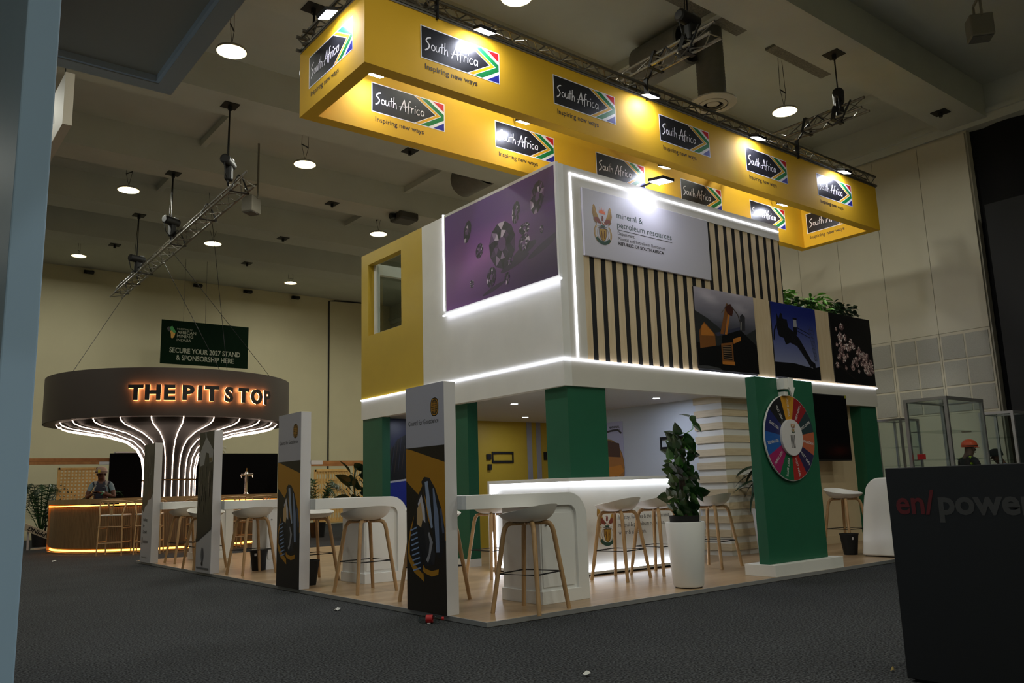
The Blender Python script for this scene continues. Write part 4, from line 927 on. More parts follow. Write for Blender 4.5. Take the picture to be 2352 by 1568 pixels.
# glowing letters on the drum, each letter its own piece
GLOW = mat('letter_halo', (255, 190, 130), .5, emit=((255, 160, 92), 30.0))
LET = mat('letter_face', (26, 18, 16), .5)
# angles measured from the line to the camera, to the right positive
va = math.atan2(-5.341-CY, -3.927-CX)
def letter(ch, ang, sx, hz=.30):
    a = va+ang; n = Vector((math.cos(a), math.sin(a), 0)); u = Z_.cross(n)
    o = Vector((CX, CY, 3.07))+n*(RC+.02)
    f = lettering(ch, 'letter', LET, PS, o+n*.05, u, Z_, height=hz, align='C', bold=.05, off=0, sx=sx, depth=.025)
    lettering(ch, 'letter_halo', GLOW, f, o+n*.038, u, Z_, height=hz, align='C', bold=.05, off=0, sx=sx)
seq = [('T', -14.8), ('H', -7.9), ('E', -1.2), ('P', 6.3), ('I', 11.1), ('T', 16.2), ('S', 24.0), ('T', 31.3), ('O', 38.7), ('P', 45.7)]
for ch, d in seq: letter(ch, math.radians(d), 1.08 if d < 20 else .95)
for a0, a1 in ((CX-1.9, .95), (CX+1.7, .98)): pass
for dx, dy, tx, ty in ((-2.3, -.6, .92, 15.0), (.2, -2.6, .9, 12.6), (2.0, -1.2, .95, 12.0), (.4, -2.5, 2.3, 14.0)):
    MB().tube([(CX+dx, CY+dy, CZ1), (tx, ty, 6.1 if tx < 2 else SLAB)], .006, 5).build('suspension_wire', STEEL, PS)
# bar counter ring
BC = thing('round_bar', 'round ribbed timber bar counter with warm glowing edges', 'bar', (CX, CY, 0))
RB = 2.38; A0, A1 = math.radians(171), math.radians(462)
RIB = wood('bar_timber', (112, 84, 54), (130, 100, 66), .5, (8, 8, 1), 1.5)
MB().lathe([(RB, .12), (RB, .93), (RB-.06, .93), (RB-.06, .12)], 110, (CX, CY, 0), A0, A1).build('bar_front', RIB, BC)
MB().lathe([(RB+.06, 1.0), (RB+.06, 1.10), (RB-.5, 1.10), (RB-.5, 1.0), (RB+.06, 1.0)], 110, (CX, CY, 0), A0, A1).build('bar_top', wood('bar_top_timber', (138, 108, 72), (156, 124, 84), .4, (6, 6, 1), 1.5), BC)
MB().lathe([(RB-.05, .03), (RB-.05, .12)], 110, (CX, CY, 0), A0, A1).build('plinth', DKB, BC)
MB().lathe([(RB-.045, .05), (RB-.02, .05), (RB-.02, .085), (RB-.045, .085)], 110, (CX, CY, 0), A0, A1).build('warm_light_strip', WARM, BC)
MB().lathe([(RB+.005, .955), (RB+.04, .955), (RB+.04, .975), (RB+.005, .975)], 110, (CX, CY, 0), A0, A1).build('warm_light_strip', WARM, BC)
MB().lathe([(RB-.02, .0), (RB+.03, .0), (RB+.03, .03), (RB-.02, .03)], 110, (CX, CY, 0), A0, A1).build('kick_board', RIB, BC)
na = 150
for k in range(na):
    a = math.radians(185+k*130/na); n = Vector((math.cos(a), math.sin(a), 0))
    MB().obox(Vector((CX, CY, .525))+n*(RB+.006), Z_.cross(n)*.016, n*.008, Z_*.405).build('rib', RIB, BC)
e0 = Vector((CX+RB*math.cos(A0), CY+RB*math.sin(A0), 0)); en = Vector((math.cos(A0), math.sin(A0), 0))
MB().obox(e0-en*.26+Z_*.52, en*.30, Z_.cross(en)*.03, Z_*.48).build('end_panel', wood('bar_end_timber', (150, 112, 66), (170, 130, 80), .5, (4, 4, 1), 1.5), BC)
# beer tap and glasses on the bar
tp = Vector((CX+1.55*math.cos(va+1.0), CY+1.55*math.sin(va+1.0), 0))
t = thing('beer_tap', 'chrome beer tap column standing on the bar', 'beer tap', (3.05, 13.1, 1.1))
CHR = mat('chrome', (210, 205, 195), .15, metal=1.0)
x, y = 3.05, 13.1
MB().lathe([(.05, 1.10), (.06, 1.11), (.035, 1.14), (.035, 1.52), (.05, 1.54), (.03, 1.6), (.001, 1.61)], 16, (x, y, 0)).build('column', CHR, t, True)
MB().tube([(x-.10, y+.06, 1.53), (x+.12, y-.08, 1.53)], .025, 8).build('cross_pipe', CHR, t, True)
for s in (-1, 1): MB().tube([(x+s*.1, y-s*.07, 1.53), (x+s*.1, y-s*.07-.05, 1.46)], .012, 6).build('spout', CHR, t)
MB().tube([(x, y, 1.58), (x, y, 1.68)], .014, 8).build('handle', mat('brass', (150, 110, 60), .35, metal=.8), t)
# wishbone bar stools before the bar
def wishbone():
    t = thing('wishbone_stool', '', 'stool', (0, 0, 0), 'oak wishbone stools at the round bar')
    A = OAK
    for s in (-1, 1):
        MB().tube([(s*.24, -.22, 0), (s*.225, -.205, .45), (s*.21, -.20, .75), (s*.24, -.17, .90), (s*.25, -.10, 1.02)], .014, 8).build('rear_leg', A, t, True, local=True)
        MB().tube([(s*.25, .20, 0), (s*.235, .19, .45), (s*.22, .18, .76)], .014, 8).build('front_leg', A, t, True, local=True)
        MB().tube([(s*.237, -.212, .26), (s*.243, .195, .26)], .010, 6).build('side_stretcher', A, t, local=True)
        MB().tube([(s*.228, -.208, .52), (s*.234, .19, .52)], .010, 6).build('side_stretcher', A, t, local=True)
    for z in (.24, .55):
        MB().tube([(-.236, -.21, z), (.236, -.21, z)], .010, 6).build('rear_stretcher', A, t, local=True)
        MB().tube([(-.24, .195, z), (.24, .195, z)], .010, 6).build('front_stretcher', A, t, local=True)
    MB().tube([(.27*math.cos(math.radians(d)), -.02+.24*math.sin(math.radians(d)), 1.03-.0*d) for d in range(180, 361, 15)][0:0] + [(-.29, .10, 1.0), (-.28, -.05, 1.02), (-.20, -.19, 1.045), (0, -.25, 1.055), (.20, -.19, 1.045), (.28, -.05, 1.02), (.29, .10, 1.0)], .015, 8).build('top_rail', A, t, True, local=True)
    b = MB(); b.bar((0, -.19, .76), (0, -.205, .90), .06, .012, up=(0, 1, 0)); b.build('splat', A, t, local=True)
    for s in (-1, 1): MB().bar((s*.016, -.205, .88), (s*.075, -.235, 1.05), .03, .012, up=(0, 1, 0)).build('splat_arm', A, t, local=True)
    MB().box(-.235, .235, -.205, .20, .755, .785).build('seat', mat('seat_cord', (206, 200, 190), .7, noise=.08, nscale=60), t, bevel=.012, local=True)
    return t
wp = wishbone()
wl = ('oak wishbone stool at the ribbed bar, beside the person', 'oak wishbone stool at the bar, behind the building for growth panel', 'oak wishbone stool at the bar, behind the mining collage panel', 'oak wishbone stool at the bar, under the beer tap', 'oak wishbone stool at the bar, behind the orange graphic panel')
for i, d in enumerate((-20, -6.8, 13, 26, 39.4)):
    a = va+math.radians(d); rr = RB+.42
    o = wp if i == 0 else copy_tree(wp)
    place(o, (CX+rr*math.cos(a), CY+rr*math.sin(a), 0), a+PI/2); o['label'] = wl[i]
# ------------------------------------------------------------------ hanging green sign and wall lettering
t = thing('hanging_sign', 'dark green hanging sign about securing a 2027 stand', 'sign', (4.3, 20, 5.0))
brd = MB().box(2.97, 5.61, 20, 20.03, 5.01, 6.335).build('board', mat('sign_green', (11, 32, 18), .9, spec=.1), t)
SGT = mat('sign_cream_ink', (158, 160, 140), .5)
lettering('SECURE YOUR 2027 STAND', 'sign_lettering', SGT, brd, (4.29, 20, 5.36), X_, Z_, width=2.14, height=.155, align='C', bold=.02)
lettering('& SPONSORSHIP HERE', 'sign_lettering', SGT, brd, (4.29, 20, 5.145), X_, Z_, width=1.74, height=.155, align='C', bold=.02)
lettering('INVESTING IN', 'sign_lettering', SGT, brd, (3.42, 20, 6.06), X_, Z_, width=.44, height=.055)
lettering('AFRICAN', 'sign_lettering', SGT, brd, (3.42, 20, 5.94), X_, Z_, width=.56, height=.095, bold=.01)
lettering('MINING', 'sign_lettering', SGT, brd, (3.42, 20, 5.825), X_, Z_, width=.48, height=.095, bold=.01)
lettering('INDABA', 'sign_lettering', SGT, brd, (3.42, 20, 5.71), X_, Z_, width=.42, height=.085)
picture('sign_emblem', brd, (3.12, 20, 5.78), X_, Z_, [((24, 26, 24), [(.0, .30), (.06, .36), (.12, .30), (.14, .22), (.05, .20)]), ((46, 150, 60), [(.08, .34), (.16, .38), (.22, .28), (.28, .20), (.20, .16), (.13, .22)]), ((206, 152, 34), [(.09, .22), (.14, .24), (.20, .17), (.25, .16), (.22, .05), (.17, .0), (.13, .02), (.12, .14)])], .001)
for x in (3.6, 4.25): MB().tube([(x, 20.015, 6.335), (x, 20.015, SLAB)], .005, 4).build('wire', STEEL, t)
tl = thing('wall_lettering', 'pale raised letters on the beige back wall behind the bar', 'lettering', (5.7, HY1, 2.45))
lettering('LES', 'letter', mat('pale_letter', (206, 200, 176), .6), tl, (5.50, HY1, 2.46), X_, Z_, width=.46, height=.30, off=.02, bold=.02)
tag(MB().box(1.35, 5.9, 18.2, 18.3, 0, 2.27).build('black_partition', mat('black_cloth', (7, 7, 8), .95, spec=.1)), 'black partition wall standing behind the round bar', 'partition')
tag(MB().box(1.45, 2.1, 18.12, 18.32, 2.275, 2.31).build('ceiling_board', CREAM), 'pale board lying on top of the black partition', 'board')
# ------------------------------------------------------------------ timber pergolas and lattices
TIM = wood('pergola_timber', (150, 96, 48), (176, 120, 66), .6, (3, 3, 3), 2)
LAT = wood('lattice_timber', (198, 160, 92), (214, 178, 112), .6, (3, 3, 3), 2)
def pergola(x0, x1, y0, y1, z, lab, post_x):
    t = thing('pergola_frame', lab, 'pergola', ((x0+x1)/2, (y0+y1)/2, 0))
    for y in (y0, y1): MB().bar((x0, y, z), (x1, y, z), .09, .09).build('beam', TIM, t)
    for x in (x0, x1): MB().bar((x, y0, z), (x, y1, z), .09, .09).build('beam', TIM, t)
    for x in (x0, x1):
        for y in (y0, y1):
            MB().bar((x, y, 0), (x, y, z), .08, .08).build('post', TIM, t)
            MB().box(x-.055, x+.055, y-.055, y+.055, z-.3, z+.055).build('corner_bracket', CREAM, t)
    for s, x in ((1, x0), (-1, x1)):
        for y in (y0, y1): MB().box(min(x, x+s*.4), max(x, x+s*.4), y-.055, y+.055, z-.055, z+.055).build('corner_bracket', CREAM, t)
pergola(-3.6, 1.95, 18.6, 20.4, 2.12, 'timber pergola frame standing before the beige back wall', ())
pergola(5.95, 9.3, 16.2, 17.8, 1.92, 'timber pergola frame behind the palm beside the stand', ())
def lattice(x, y, z0, w, h, lab, n, m, rz=0):
    t = thing('lattice_screen', lab, 'screen', (x, y, z0))
    dx = w/n; dz = h/m
    for i in range(n+1): MB().box(i*dx-dx*.24, i*dx+dx*.24, -.012, 0, 0, h).build('upright_lath', LAT, t, local=True)
    for j in range(m+1): MB().box(0, w, 0, .012, j*dz-dz*.26, j*dz+dz*.26).build('cross_lath', LAT, t, local=True)
    MB().box(-.04, w+.04, -.02, .02, -.06, -.0).box(-.04, w+.04, -.02, .02, h, h+.05).box(-.05, .0, -.02, .02, -.06, h+.05).box(w, w+.05, -.02, .02, -.06, h+.05).build('frame', LAT, t, local=True)
    for s in (0, w): MB().box(s-.02, s+.02, -.02, .02, -z0, -.06).build('leg', LAT, t, local=True)
    t.rotation_euler = (0, 0, rz)
lattice(.16, 18.0, .40, .82, 1.45, 'square timber lattice screen behind the person', 10, 17)
lattice(5.9, 15.6, .35, .95, 1.3, 'timber lattice screen behind the spreading palm', 12, 5)
lattice(6.95, 15.4, .35, .75, 1.38, 'timber lattice screen beside the broad-leaved plant', 10, 5)
# ------------------------------------------------------------------ plants
LEAF = mat('leaf_green', (30, 68, 26), .4, noise=.25, nscale=3)
LEAF2 = mat('leaf_bright', (98, 156, 56), .4, noise=.25, nscale=5)
LEAF3 = mat('leaf_dark', (26, 52, 30), .4, noise=.2, nscale=4)
SOIL = mat('dark_soil', (28, 24, 20), .9, noise=.3, nscale=40)
def heart_leaf(L=.11, Wd=.085):
    """heart-shaped leaf from its stalk at the origin, hanging along +x with a raised midrib fold"""
    out = [(0, 0), (-.10, .22), (-.02, .42), (.2, .5), (.48, .42), (.75, .22), (1.0, 0)]
    b = MB(); n = len(out); up = [(a*L, c*Wd*1.05, .10*L*abs(c)-.22*L*a*a) for a, c in out]; dn = [(a*L, -c*Wd*1.05, .10*L*abs(c)-.22*L*a*a) for a, c in out]
    mid = [(a*L, 0, -.02*L-.22*L*a*a) for a in (0, .1, .2, .35, .55, .78, 1.0)]
    for S in (up, dn):
        for i in range(n-1):
            vs = [mid[i], mid[i+1], S[i+1], S[i]]
            b.add(vs, [(0, 1, 2, 3)] if S is up else [(3, 2, 1, 0)])
    return b.mesh('leaf', LEAF, smooth=True, fix=False)
def blade_leaf(L=.5, Wd=.06, droop=.35, mt=None, split=0):
    b = MB(); n = 9; P = []
    for i in range(n+1):
        t = i/n; w = Wd*math.sin(PI*min(1, t*.93+.04))**.7; x = L*t; z = -droop*L*t*t
        P.append(((x, w, z+.25*w), (x, 0, z), (x, -w, z+.25*w)))
    for i in range(n):
        b.add([P[i][0], P[i][1], P[i+1][1], P[i+1][0]], [(0, 1, 2, 3)]); b.add([P[i][1], P[i][2], P[i+1][2], P[i+1][1]], [(0, 1, 2, 3)])
    return b.mesh('leaf', mt or LEAF, smooth=True, fix=False)
def put_leaf(me, parent, loc, yaw, pitch, roll, s=1.0):
    o = bpy.data.objects.new('leaf', me); COL.objects.link(o); o.parent = parent
    o.location = loc; o.rotation_mode = 'ZYX'; o.rotation_euler = (roll, pitch, yaw); o.scale = (s, s, s); return o
def white_pot(x, y, z0, lab, r0=.15, r1=.195, h=.63):
    t = thing('planter_pot', lab, 'pot', (x, y, z0), 'tall tapered white planters')
    MB().lathe([(.001, .015), (r0-.01, .012), (r0, .03), (r1, h-.01), (r1-.004, h), (r1-.03, h), (r0+.02, .3), (.001, .3)], 40).build('pot', WHITE, t, True, local=True)
    MB().lathe([(.001, 0), (r0-.02, 0), (r0-.02, .012)], 28).build('foot', BLACK, t, local=True)
    return t
white_pot(2.62, .20, PT, 'tall tapered white planter holding the climbing plant')
rnd = random.Random(11)
t = thing('climbing_plant', 'heart-leaved climbing plant on a moss pole in the white planter', 'plant', (2.62, .20, PT+.3))
MB().lathe([(.14, .30), (.15, .39), (.142, .39), (.135, .36), (.001, .36)], 28).build('nursery_pot', BLACK, t, True, local=True)
MB().tube([(0, 0, .3), (.01, 0, .6), (-.01, .01, .9), (0, 0, 1.17)], .032, 8).build('moss_pole', mat('moss_pole', (44, 34, 24), .9, noise=.4, nscale=50), t, local=True)
hl = heart_leaf(.125, .115)
hl2 = hl.copy(); hl2.materials.clear(); hl2.materials.append(mat('leaf_mid', (52, 100, 36), .4, noise=.2, nscale=4))
for k in range(120):
    z = .40+.78*(k/120)+rnd.uniform(-.03, .03); a = rnd.uniform(0, 2*PI); env = .165*(1-.35*abs(z-.62)/.6)
    r = rnd.uniform(.04, env); x, y = r*math.cos(a), r*math.sin(a)
    put_leaf(hl2 if k % 6 == 0 else hl, t, (x, y, z), a+rnd.uniform(-.7, .7), rnd.uniform(.85, 1.5), rnd.uniform(-.6, .6), rnd.uniform(.65, 1.05))
for i in range(7):
    a = rnd.uniform(0, 6.28); z = .5+i*.1
    MB().tube([(.03*math.cos(a), .03*math.sin(a), z), (.09*math.cos(a), .09*math.sin(a), z+.06), (.14*math.cos(a), .14*math.sin(a), z+.02)], .004, 5).build('stem', LEAF2, t, True, local=True)
vine = [(.02, -.01, 1.12), (.05, -.05, 1.2), (.10, -.10, 1.24), (.11, -.10, 1.30), (.10, -.08, 1.36)]
MB().tube(vine, .004, 5).build('stem', LEAF2, t, True, local=True)
for (x, y, z, yaw, p) in ((.10, -.09, 1.32, -2.3, 1.3), (.12, -.11, 1.29, -.8, .9), (.09, -.07, 1.37, 2.6, .4), (-.05, .02, 1.20, 2.2, .5), (-.03, -.02, 1.22, -2.0, .2), (.0, .05, 1.2, 1.2, .1)): put_leaf(hl2, t, (x, y, z), yaw, p, .2, .85)
white_pot(6.0, 1.60, PT, 'tall tapered white planter between slatted wall and green wheel panel')
t = thing('leafy_plant', 'dark broad-bladed plant in the planter behind the wheel panel', 'plant', (6.0, 1.60, PT+.3))
MB().lathe([(.14, .30), (.15, .37), (.001, .36)], 24).build('nursery_pot', BLACK, t, True, local=True)
bl = blade_leaf(.36, .034, .45, LEAF3)
for k in range(30):
    a = 2*PI*k/30*4.2; z = .62+.014*k
    st = [(0, 0, .35), (.03*math.cos(a), .03*math.sin(a), z*.7), (.10*math.cos(a), .10*math.sin(a), z-.05)]
    MB().tube(st, .007, 5).build('stem', LEAF3, t, True, local=True)
    put_leaf(bl, t, st[-1], a, -.7+.8*(k % 3)/2, .3*(-1)**k, .8+.25*rnd.random())
# planter along the low wing with bushes
PB = thing('roof_planter', 'long white planter trough on the low wing of the stand', 'planter', (8.4, 2.1, 3.7))
MB().box(7.16, 9.58, 1.89, 2.35, 3.60, 3.70).build('trough', WHITE_M, PB)
MB().box(7.18, 9.56, 1.91, 2.33, 3.70, 3.705).build('soil', SOIL, PB)
MB().box(7.16, 9.6, 1.87, 6.6, 2.33, 3.60).build('wing_core', WHITE_M, ST)
blab = ('bright green bushy plant in the roof planter, beside the slatted facade', 'small round-leaved green plant in the roof planter', 'bright feathery green plant in the middle of the roof planter', 'pale-tipped green plant in the roof planter', 'dark round-leaved plant at the free end of the roof planter')
def bush(x, y, z, r, h, mt, n, lab, leafL, round_):
    t = thing('bush', lab, 'plant', (x, y, z), 'plants in the roof planter')
    me = heart_leaf(leafL, leafL*.9) if round_ else blade_leaf(leafL*1.5, leafL*.22, .4)
    me.materials.clear(); me.materials.append(mt)
    MB().tube([(0, 0, 0), (0, 0, h*.6)], .012, 6).build('stem', LEAF3, t, local=True)
    for k in range(n):
        a = rnd.uniform(0, 2*PI); q = rnd.random()**.6; zz = h*(.15+.85*rnd.random())
        put_leaf(me, t, (r*q*math.cos(a), r*q*math.sin(a)*.7, zz), a+rnd.uniform(-.8, .8), rnd.uniform(-.5, .7), rnd.uniform(-.6, .6), rnd.uniform(.7, 1.2))
bush(7.55, 2.08, 3.705, .28, .32, LEAF2, 170, blab[0], .085, True); bush(8.02, 2.06, 3.705, .26, .24, LEAF, 110, blab[1], .08, True); bush(8.45, 2.05, 3.705, .24, .32, LEAF2, 130, blab[2], .10, False)
bush(8.85, 2.06, 3.705, .22, .28, LEAF, 100, blab[3], .08, False); bush(9.30, 2.04, 3.705, .26, .27, LEAF3, 100, blab[4], .10, True)
def palm(x, y, lab, h, n, s, seed, pot=True, lean=0):
    r = random.Random(seed); t = thing('potted_palm', lab, 'plant', (x, y, 0), 'potted palms behind the stand')
    if pot: MB().lathe([(.001, 0), (.16, 0), (.20, .36), (.18, .36), (.17, .3), (.001, .3)], 24).build('pot', BLACK, t, True, local=True)
    for k in range(n):
        a = 2*PI*k/n*1.618*3+r.uniform(-.2, .2); el = r.uniform(.5, 1.35); L = s*r.uniform(.8, 1.15); b = MB()
        d = Vector((math.cos(a), math.sin(a), 0)); pts = []
        for i in range(11):
            q = i/10; pts.append(Vector((0, 0, .3))+d*(L*math.cos(el)*q*1.1+L*.15*q*q)+Z_*(h*.55*min(1, q*1.6)+L*math.sin(el)*q-L*.75*q*q*q))
        b.tube(pts, [.010-.0007*i for i in range(11)], 4)
        for i in range(3, 11):
            tng = (pts[i]-pts[i-1]).normalized(); sd = tng.cross(Z_).normalized()
            for m_ in (0, .5):
                p = pts[i-1].lerp(pts[i], m_)
                for sg in (-1, 1):
                    ll = L*.30*(1-.55*abs(i-6)/6); e = p+sd*sg*ll*.75+tng*ll*.65-Z_*ll*.35
                    w = tng*.014; b.add([p-w, p+w, e, ], [(0, 1, 2)])
        b.build('frond', LEAF3 if k % 3 else LEAF, t, local=True)
palm(-.15, 18.2, 'potted palm beside the lattice screen and the black chair', 1.45, 17, 1.0, 3)
palm(1.2, 17.93, 'dark potted palm beside the black partition', 1.3, 13, .7, 5)
palm(5.3, 14.2, 'potted palm behind the counter beside the stand', 1.5, 19, .75, 9)
t = thing('broad_leaf_plant', 'broad-leaved potted plant behind the counter, against the green pillar', 'plant', (5.75, 13.1, 0))
MB().lathe([(.001, 0), (.16, 0), (.2, .4), (.001, .38)], 24).build('pot', BLACK, t, True, local=True)
MB().tube([(0, 0, .3), (.02, 0, .8), (-.02, .02, 1.3), (.02, 0, 1.7)], .02, 6).build('stem', LEAF3, t, True, local=True)
big = heart_leaf(.36, .30); big.materials.clear(); big.materials.append(LEAF3)
for k in range(17):
    a = k*2.4; z = .75+.055*k; e = (.16*math.cos(a), .16*math.sin(a), z+.06)
    MB().tube([(0, 0, z-.05), e], .007, 5).build('leaf_stalk', LEAF3, t, local=True); put_leaf(big, t, e, a+.2, .7+.5*((k*7) % 5)/5, .5*(-1)**k, .8+.35*((k*3) % 4)/4)
# black cafe chair, fallen board and planks at the far left
t = thing('cafe_chair', 'black bentwood chair with arms beside the potted palm', 'chair', (.42, 19.6, 0))
for sx in (-1, 1):
    MB().tube([(sx*.22, -.2, .0), (sx*.20, -.18, .45), (sx*.24, -.12, .70)], .024, 8).build('front_leg', BLACK, t, True, local=True)
    MB().tube([(sx*.22, .22, .0), (sx*.18, .18, .45), (sx*.22, .18, .74)], .024, 8).build('rear_leg', BLACK, t, True, local=True)
MB().tube([(-.25, -.2, .68), (-.27, 0, .72), (-.20, .2, .78), (0, .26, .80), (.20, .2, .78), (.27, 0, .72), (.25, -.2, .68)], .035, 8).build('arm_rail', BLACK, t, True, local=True)
MB().box(-.22, .22, -.22, .2, .43, .47).build('seat', BLACK, t, bevel=.01, local=True)
t.rotation_euler = (0, 0, 2.7)
t = thing('fallen_board', 'pale fallen board with upside-down mapping lettering beside the bar', 'board', (-.35, 16.6, .3))
a, b_ = Vector((-.75, 16.55, .54)), Vector((.02, 16.55, .17)); d = (b_-a).normalized(); up = Vector((0, -.25, 1)); up = (up-d*up.dot(d)).normalized(); nn = d.cross(up)
bd = MB().obox((a+b_)/2, d*((b_-a).length/2), up*.075, nn*.012).build('board', mat('board_cream', (190, 180, 156), .7), t)
lettering('MAPPING', 'board_lettering', BLACK, bd, (a+b_)/2+nn*.0125+d*.27+up*.04, -d, -up, width=.60, height=.09, bold=.03)
MB().bar(a+Vector((.1, .08, -.06)), (-.62, 16.75, 0), .04).build('prop', CREAM, t); MB().bar(b_-d*.05-up*.05, b_-d*.05-Z_*.16+Vector((0, .05, 0)), .04).build('prop', CREAM, t)
tag(MB().bar((-.55, 16.6, .02), (.1, 17.1, .02), .10, .035).build('loose_plank', mat('board_cream', (190, 180, 156), .7)), 'pale plank lying flat on the carpet beside the bar', 'plank')
# ------------------------------------------------------------------ people
SKIN = mat('dark_brown_skin', (92, 56, 40), .5, noise=.06, nscale=20)
def person(name, loc, rz, J, mats, lab, assign, scale=1.0, helmet=None):
    """one continuous body grown with a skin surface over joints J: {key: (point, radius, parent)}"""
    t = thing(name, lab, 'person', loc)
    keys = list(J); me = bpy.data.meshes.new('body'); me.from_pydata([J[k][0] for k in keys], [(keys.index(J[k][2]), i) for i, k in enumerate(keys) if J[k][2]], [])
    o = bpy.data.objects.new('tmp', me); COL.objects.link(o); sk = o.modifiers.new('s', 'SKIN'); sk.use_smooth_shade = True
    for i, k in enumerate(keys):
        r = J[k][1]; r = r if isinstance(r, tuple) else (r, r)
        me.skin_vertices[0].data[i].radius = r
    me.skin_vertices[0].data[0].use_root = True
    sb = o.modifiers.new('b', 'SUBSURF'); sb.levels = 2; sb.render_levels = 2
    dg = bpy.context.evaluated_depsgraph_get(); m2 = bpy.data.meshes.new_from_object(o.evaluated_get(dg)); bpy.data.objects.remove(o)
    m2.name = 'body'; m2.materials.clear()
    for m_ in mats: m2.materials.append(m_)
    segs = [(k, Vector(J[k][0]), Vector(J[J[k][2]][0])) for k in keys if J[k][2]]
    for p in m2.polygons:
        c = p.center; best = None
        for k, a, b in segs:
            ab = b-a; q = max(0, min(1, (c-a).dot(ab)/max(ab.length_squared, 1e-9))); dd = (c-(a+ab*q)).length
            if best is None or dd < best[0]: best = (dd, k, q)
        p.material_index = assign(best[1], best[2], c); p.use_smooth = True
    ob = bpy.data.objects.new('body', m2); COL.objects.link(ob); ob.parent = t
    h = Vector(J['head'][0]); f = (Vector(J['face'][0])-h).normalized() if 'face' in J else Vector((0, -1, 0)); r = f.cross(Z_).normalized(); u = r.cross(f)
    MB().tube([h+f*.085+u*.02, h+f*.112-u*.02, h+f*.095-u*.035], [.010, .016, .010], 8).build('nose', SKIN, t, True, local=True)
    for s in (-1, 1):
        MB().lathe([(.001, -.011), (.009, -.006), (.012, 0), (.009, .006), (.001, .011)], 10, tuple(h+f*.088+r*s*.034+u*.025)).build('eye', mat('eye', (40, 30, 26), .3), t, True, local=True)
        MB().lathe([(.001, -.03), (.014, -.02), (.018, 0), (.014, .022), (.001, .03)], 10, tuple(h+r*s*.082)).build('ear', SKIN, t, True, local=True)
    MB().tube([h+f*.09+r*.024-u*.06, h+f*.10-u*.062, h+f*.09-r*.024-u*.06], .006, 6).build('mouth', mat('lips', (80, 40, 36), .5), t, True, local=True)
    if helmet:
        hc = h+u*.035; b = MB(); n = 24
        rings = [(.125, 0), (.128, .03), (.118, .075), (.085, .115), (.04, .135), (.001, .14)]
        k0 = len(b.v)
        for rr, z in rings:
            for j in range(n):
                a = 2*PI*j/n; b.v.append(tuple(hc+r*rr*.92*math.cos(a)+f*rr*1.12*math.sin(a)+u*z))
        for i in range(len(rings)-1):
            for j in range(n): b.f.append((i*n+j, i*n+(j+1) % n, (i+1)*n+(j+1) % n, (i+1)*n+j)); b.m.append(0); b.c.append(None)
        hm = b.build('helmet', helmet, t, True, local=True)
        pts = [hc+r*.12*math.cos(a)+f*(.13*math.sin(a)) for a in [PI*i/10 for i in range(11)]]; pts2 = [hc+r*.125*math.cos(a)+f*(.13*math.sin(a)+.065*math.sin(a)**2)-u*.012 for a in [PI*i/10 for i in range(11)]]
        MB().add(pts+pts2, [(i, i+1, 12+i, 11+i) for i in range(10)]).build('helmet_brim', helmet, hm, True, local=True)
        MB().tube([hc+r*.121*math.cos(a)+f*.14*math.sin(a)+u*.02 for a in [2*PI*i/20 for i in range(20)]], .006, 5, closed=True).build('helmet_band', BLACK, hm, local=True)
    t.rotation_euler = (0, 0, rz); t.scale = (scale,)*3
    return t
def body_joints(lw, rw, lel, rel, head_tilt=.05):
    J = {'pelvis': ((0, 0, .95), (.155, .115), None), 'waist': ((0, 0, 1.10), (.145, .105), 'pelvis'), 'chest': ((0, 0, 1.30), (.165, .115), 'waist'), 'upper': ((0, .01, 1.42), (.12, .09), 'chest'),
         'neck': ((0, -.005, 1.485), (.066, .064), 'upper'), 'jaw': ((0, -.035, 1.535), (.072, .082), 'neck'), 'head': ((0, -.035-head_tilt*.4, 1.615), (.082, .098), 'jaw'), 'crown': ((0, -.03-head_tilt*.5, 1.70), (.062, .072), 'head')}
    for s, n, el, wr in ((-1, 'l', lel, lw), (1, 'r', rel, rw)):
        J[n+'shoulder'] = ((s*.175, .01, 1.425), .062, 'upper'); J[n+'mid'] = (tuple((Vector((s*.2, .01, 1.40))+Vector(el))/2), .052, n+'shoulder')
        J[n+'elbow'] = (el, .042, n+'mid'); J[n+'forearm'] = (tuple((Vector(el)*.6+Vector(wr)*.4)), .043, n+'elbow'); J[n+'wrist'] = (wr, .027, n+'forearm')
        d = (Vector(wr)-Vector(el)).normalized(); q = Vector(wr)+d*.075; side = d.cross(Z_).normalized()
        J[n+'palm'] = (tuple(Vector(wr)+d*.05), (.036, .020), n+'wrist')
        for i, ln in enumerate((.065, .075, .072, .058)):
            base = Vector(wr)+d*.082+side*(.028-.019*i); kn = base+d*ln*.5-Z_*.006; tip = kn+d*ln*.4-Z_*.025
            J['%sfinger%d' % (n, i)] = (tuple(base), .0095, n+'palm'); J['%sknuckle%d' % (n, i)] = (tuple(kn), .009, '%sfinger%d' % (n, i)); J['%stip%d' % (n, i)] = (tuple(tip), .007, '%sknuckle%d' % (n, i))
        tb = Vector(wr)+d*.03-s*side*.035*(1 if s > 0 else -1); J[n+'thumb'] = (tuple(tb), .011, n+'palm'); J[n+'thumbtip'] = (tuple(tb+d*.05+Z_*.012), .009, n+'thumb')
        J[n+'hip'] = ((s*.10, 0, .90), .095, 'pelvis'); J[n+'knee'] = ((s*.11, -.01, .50), .062, n+'hip'); J[n+'calf'] = ((s*.11, .02, .32), .056, n+'knee'); J[n+'ankle'] = ((s*.11, .01, .09), .040, n+'calf'); J[n+'toe'] = ((s*.12, -.14, .045), .040, n+'ankle')
    return J
J = body_joints((-.13, -.25, 1.20), (.02, -.27, 1.23), (-.27, -.06, 1.13), (.27, -.06, 1.13), .12); J['face'] = (tuple(Vector(J['head'][0])+Vector((-.15, -.9, -.45))), .01, None)
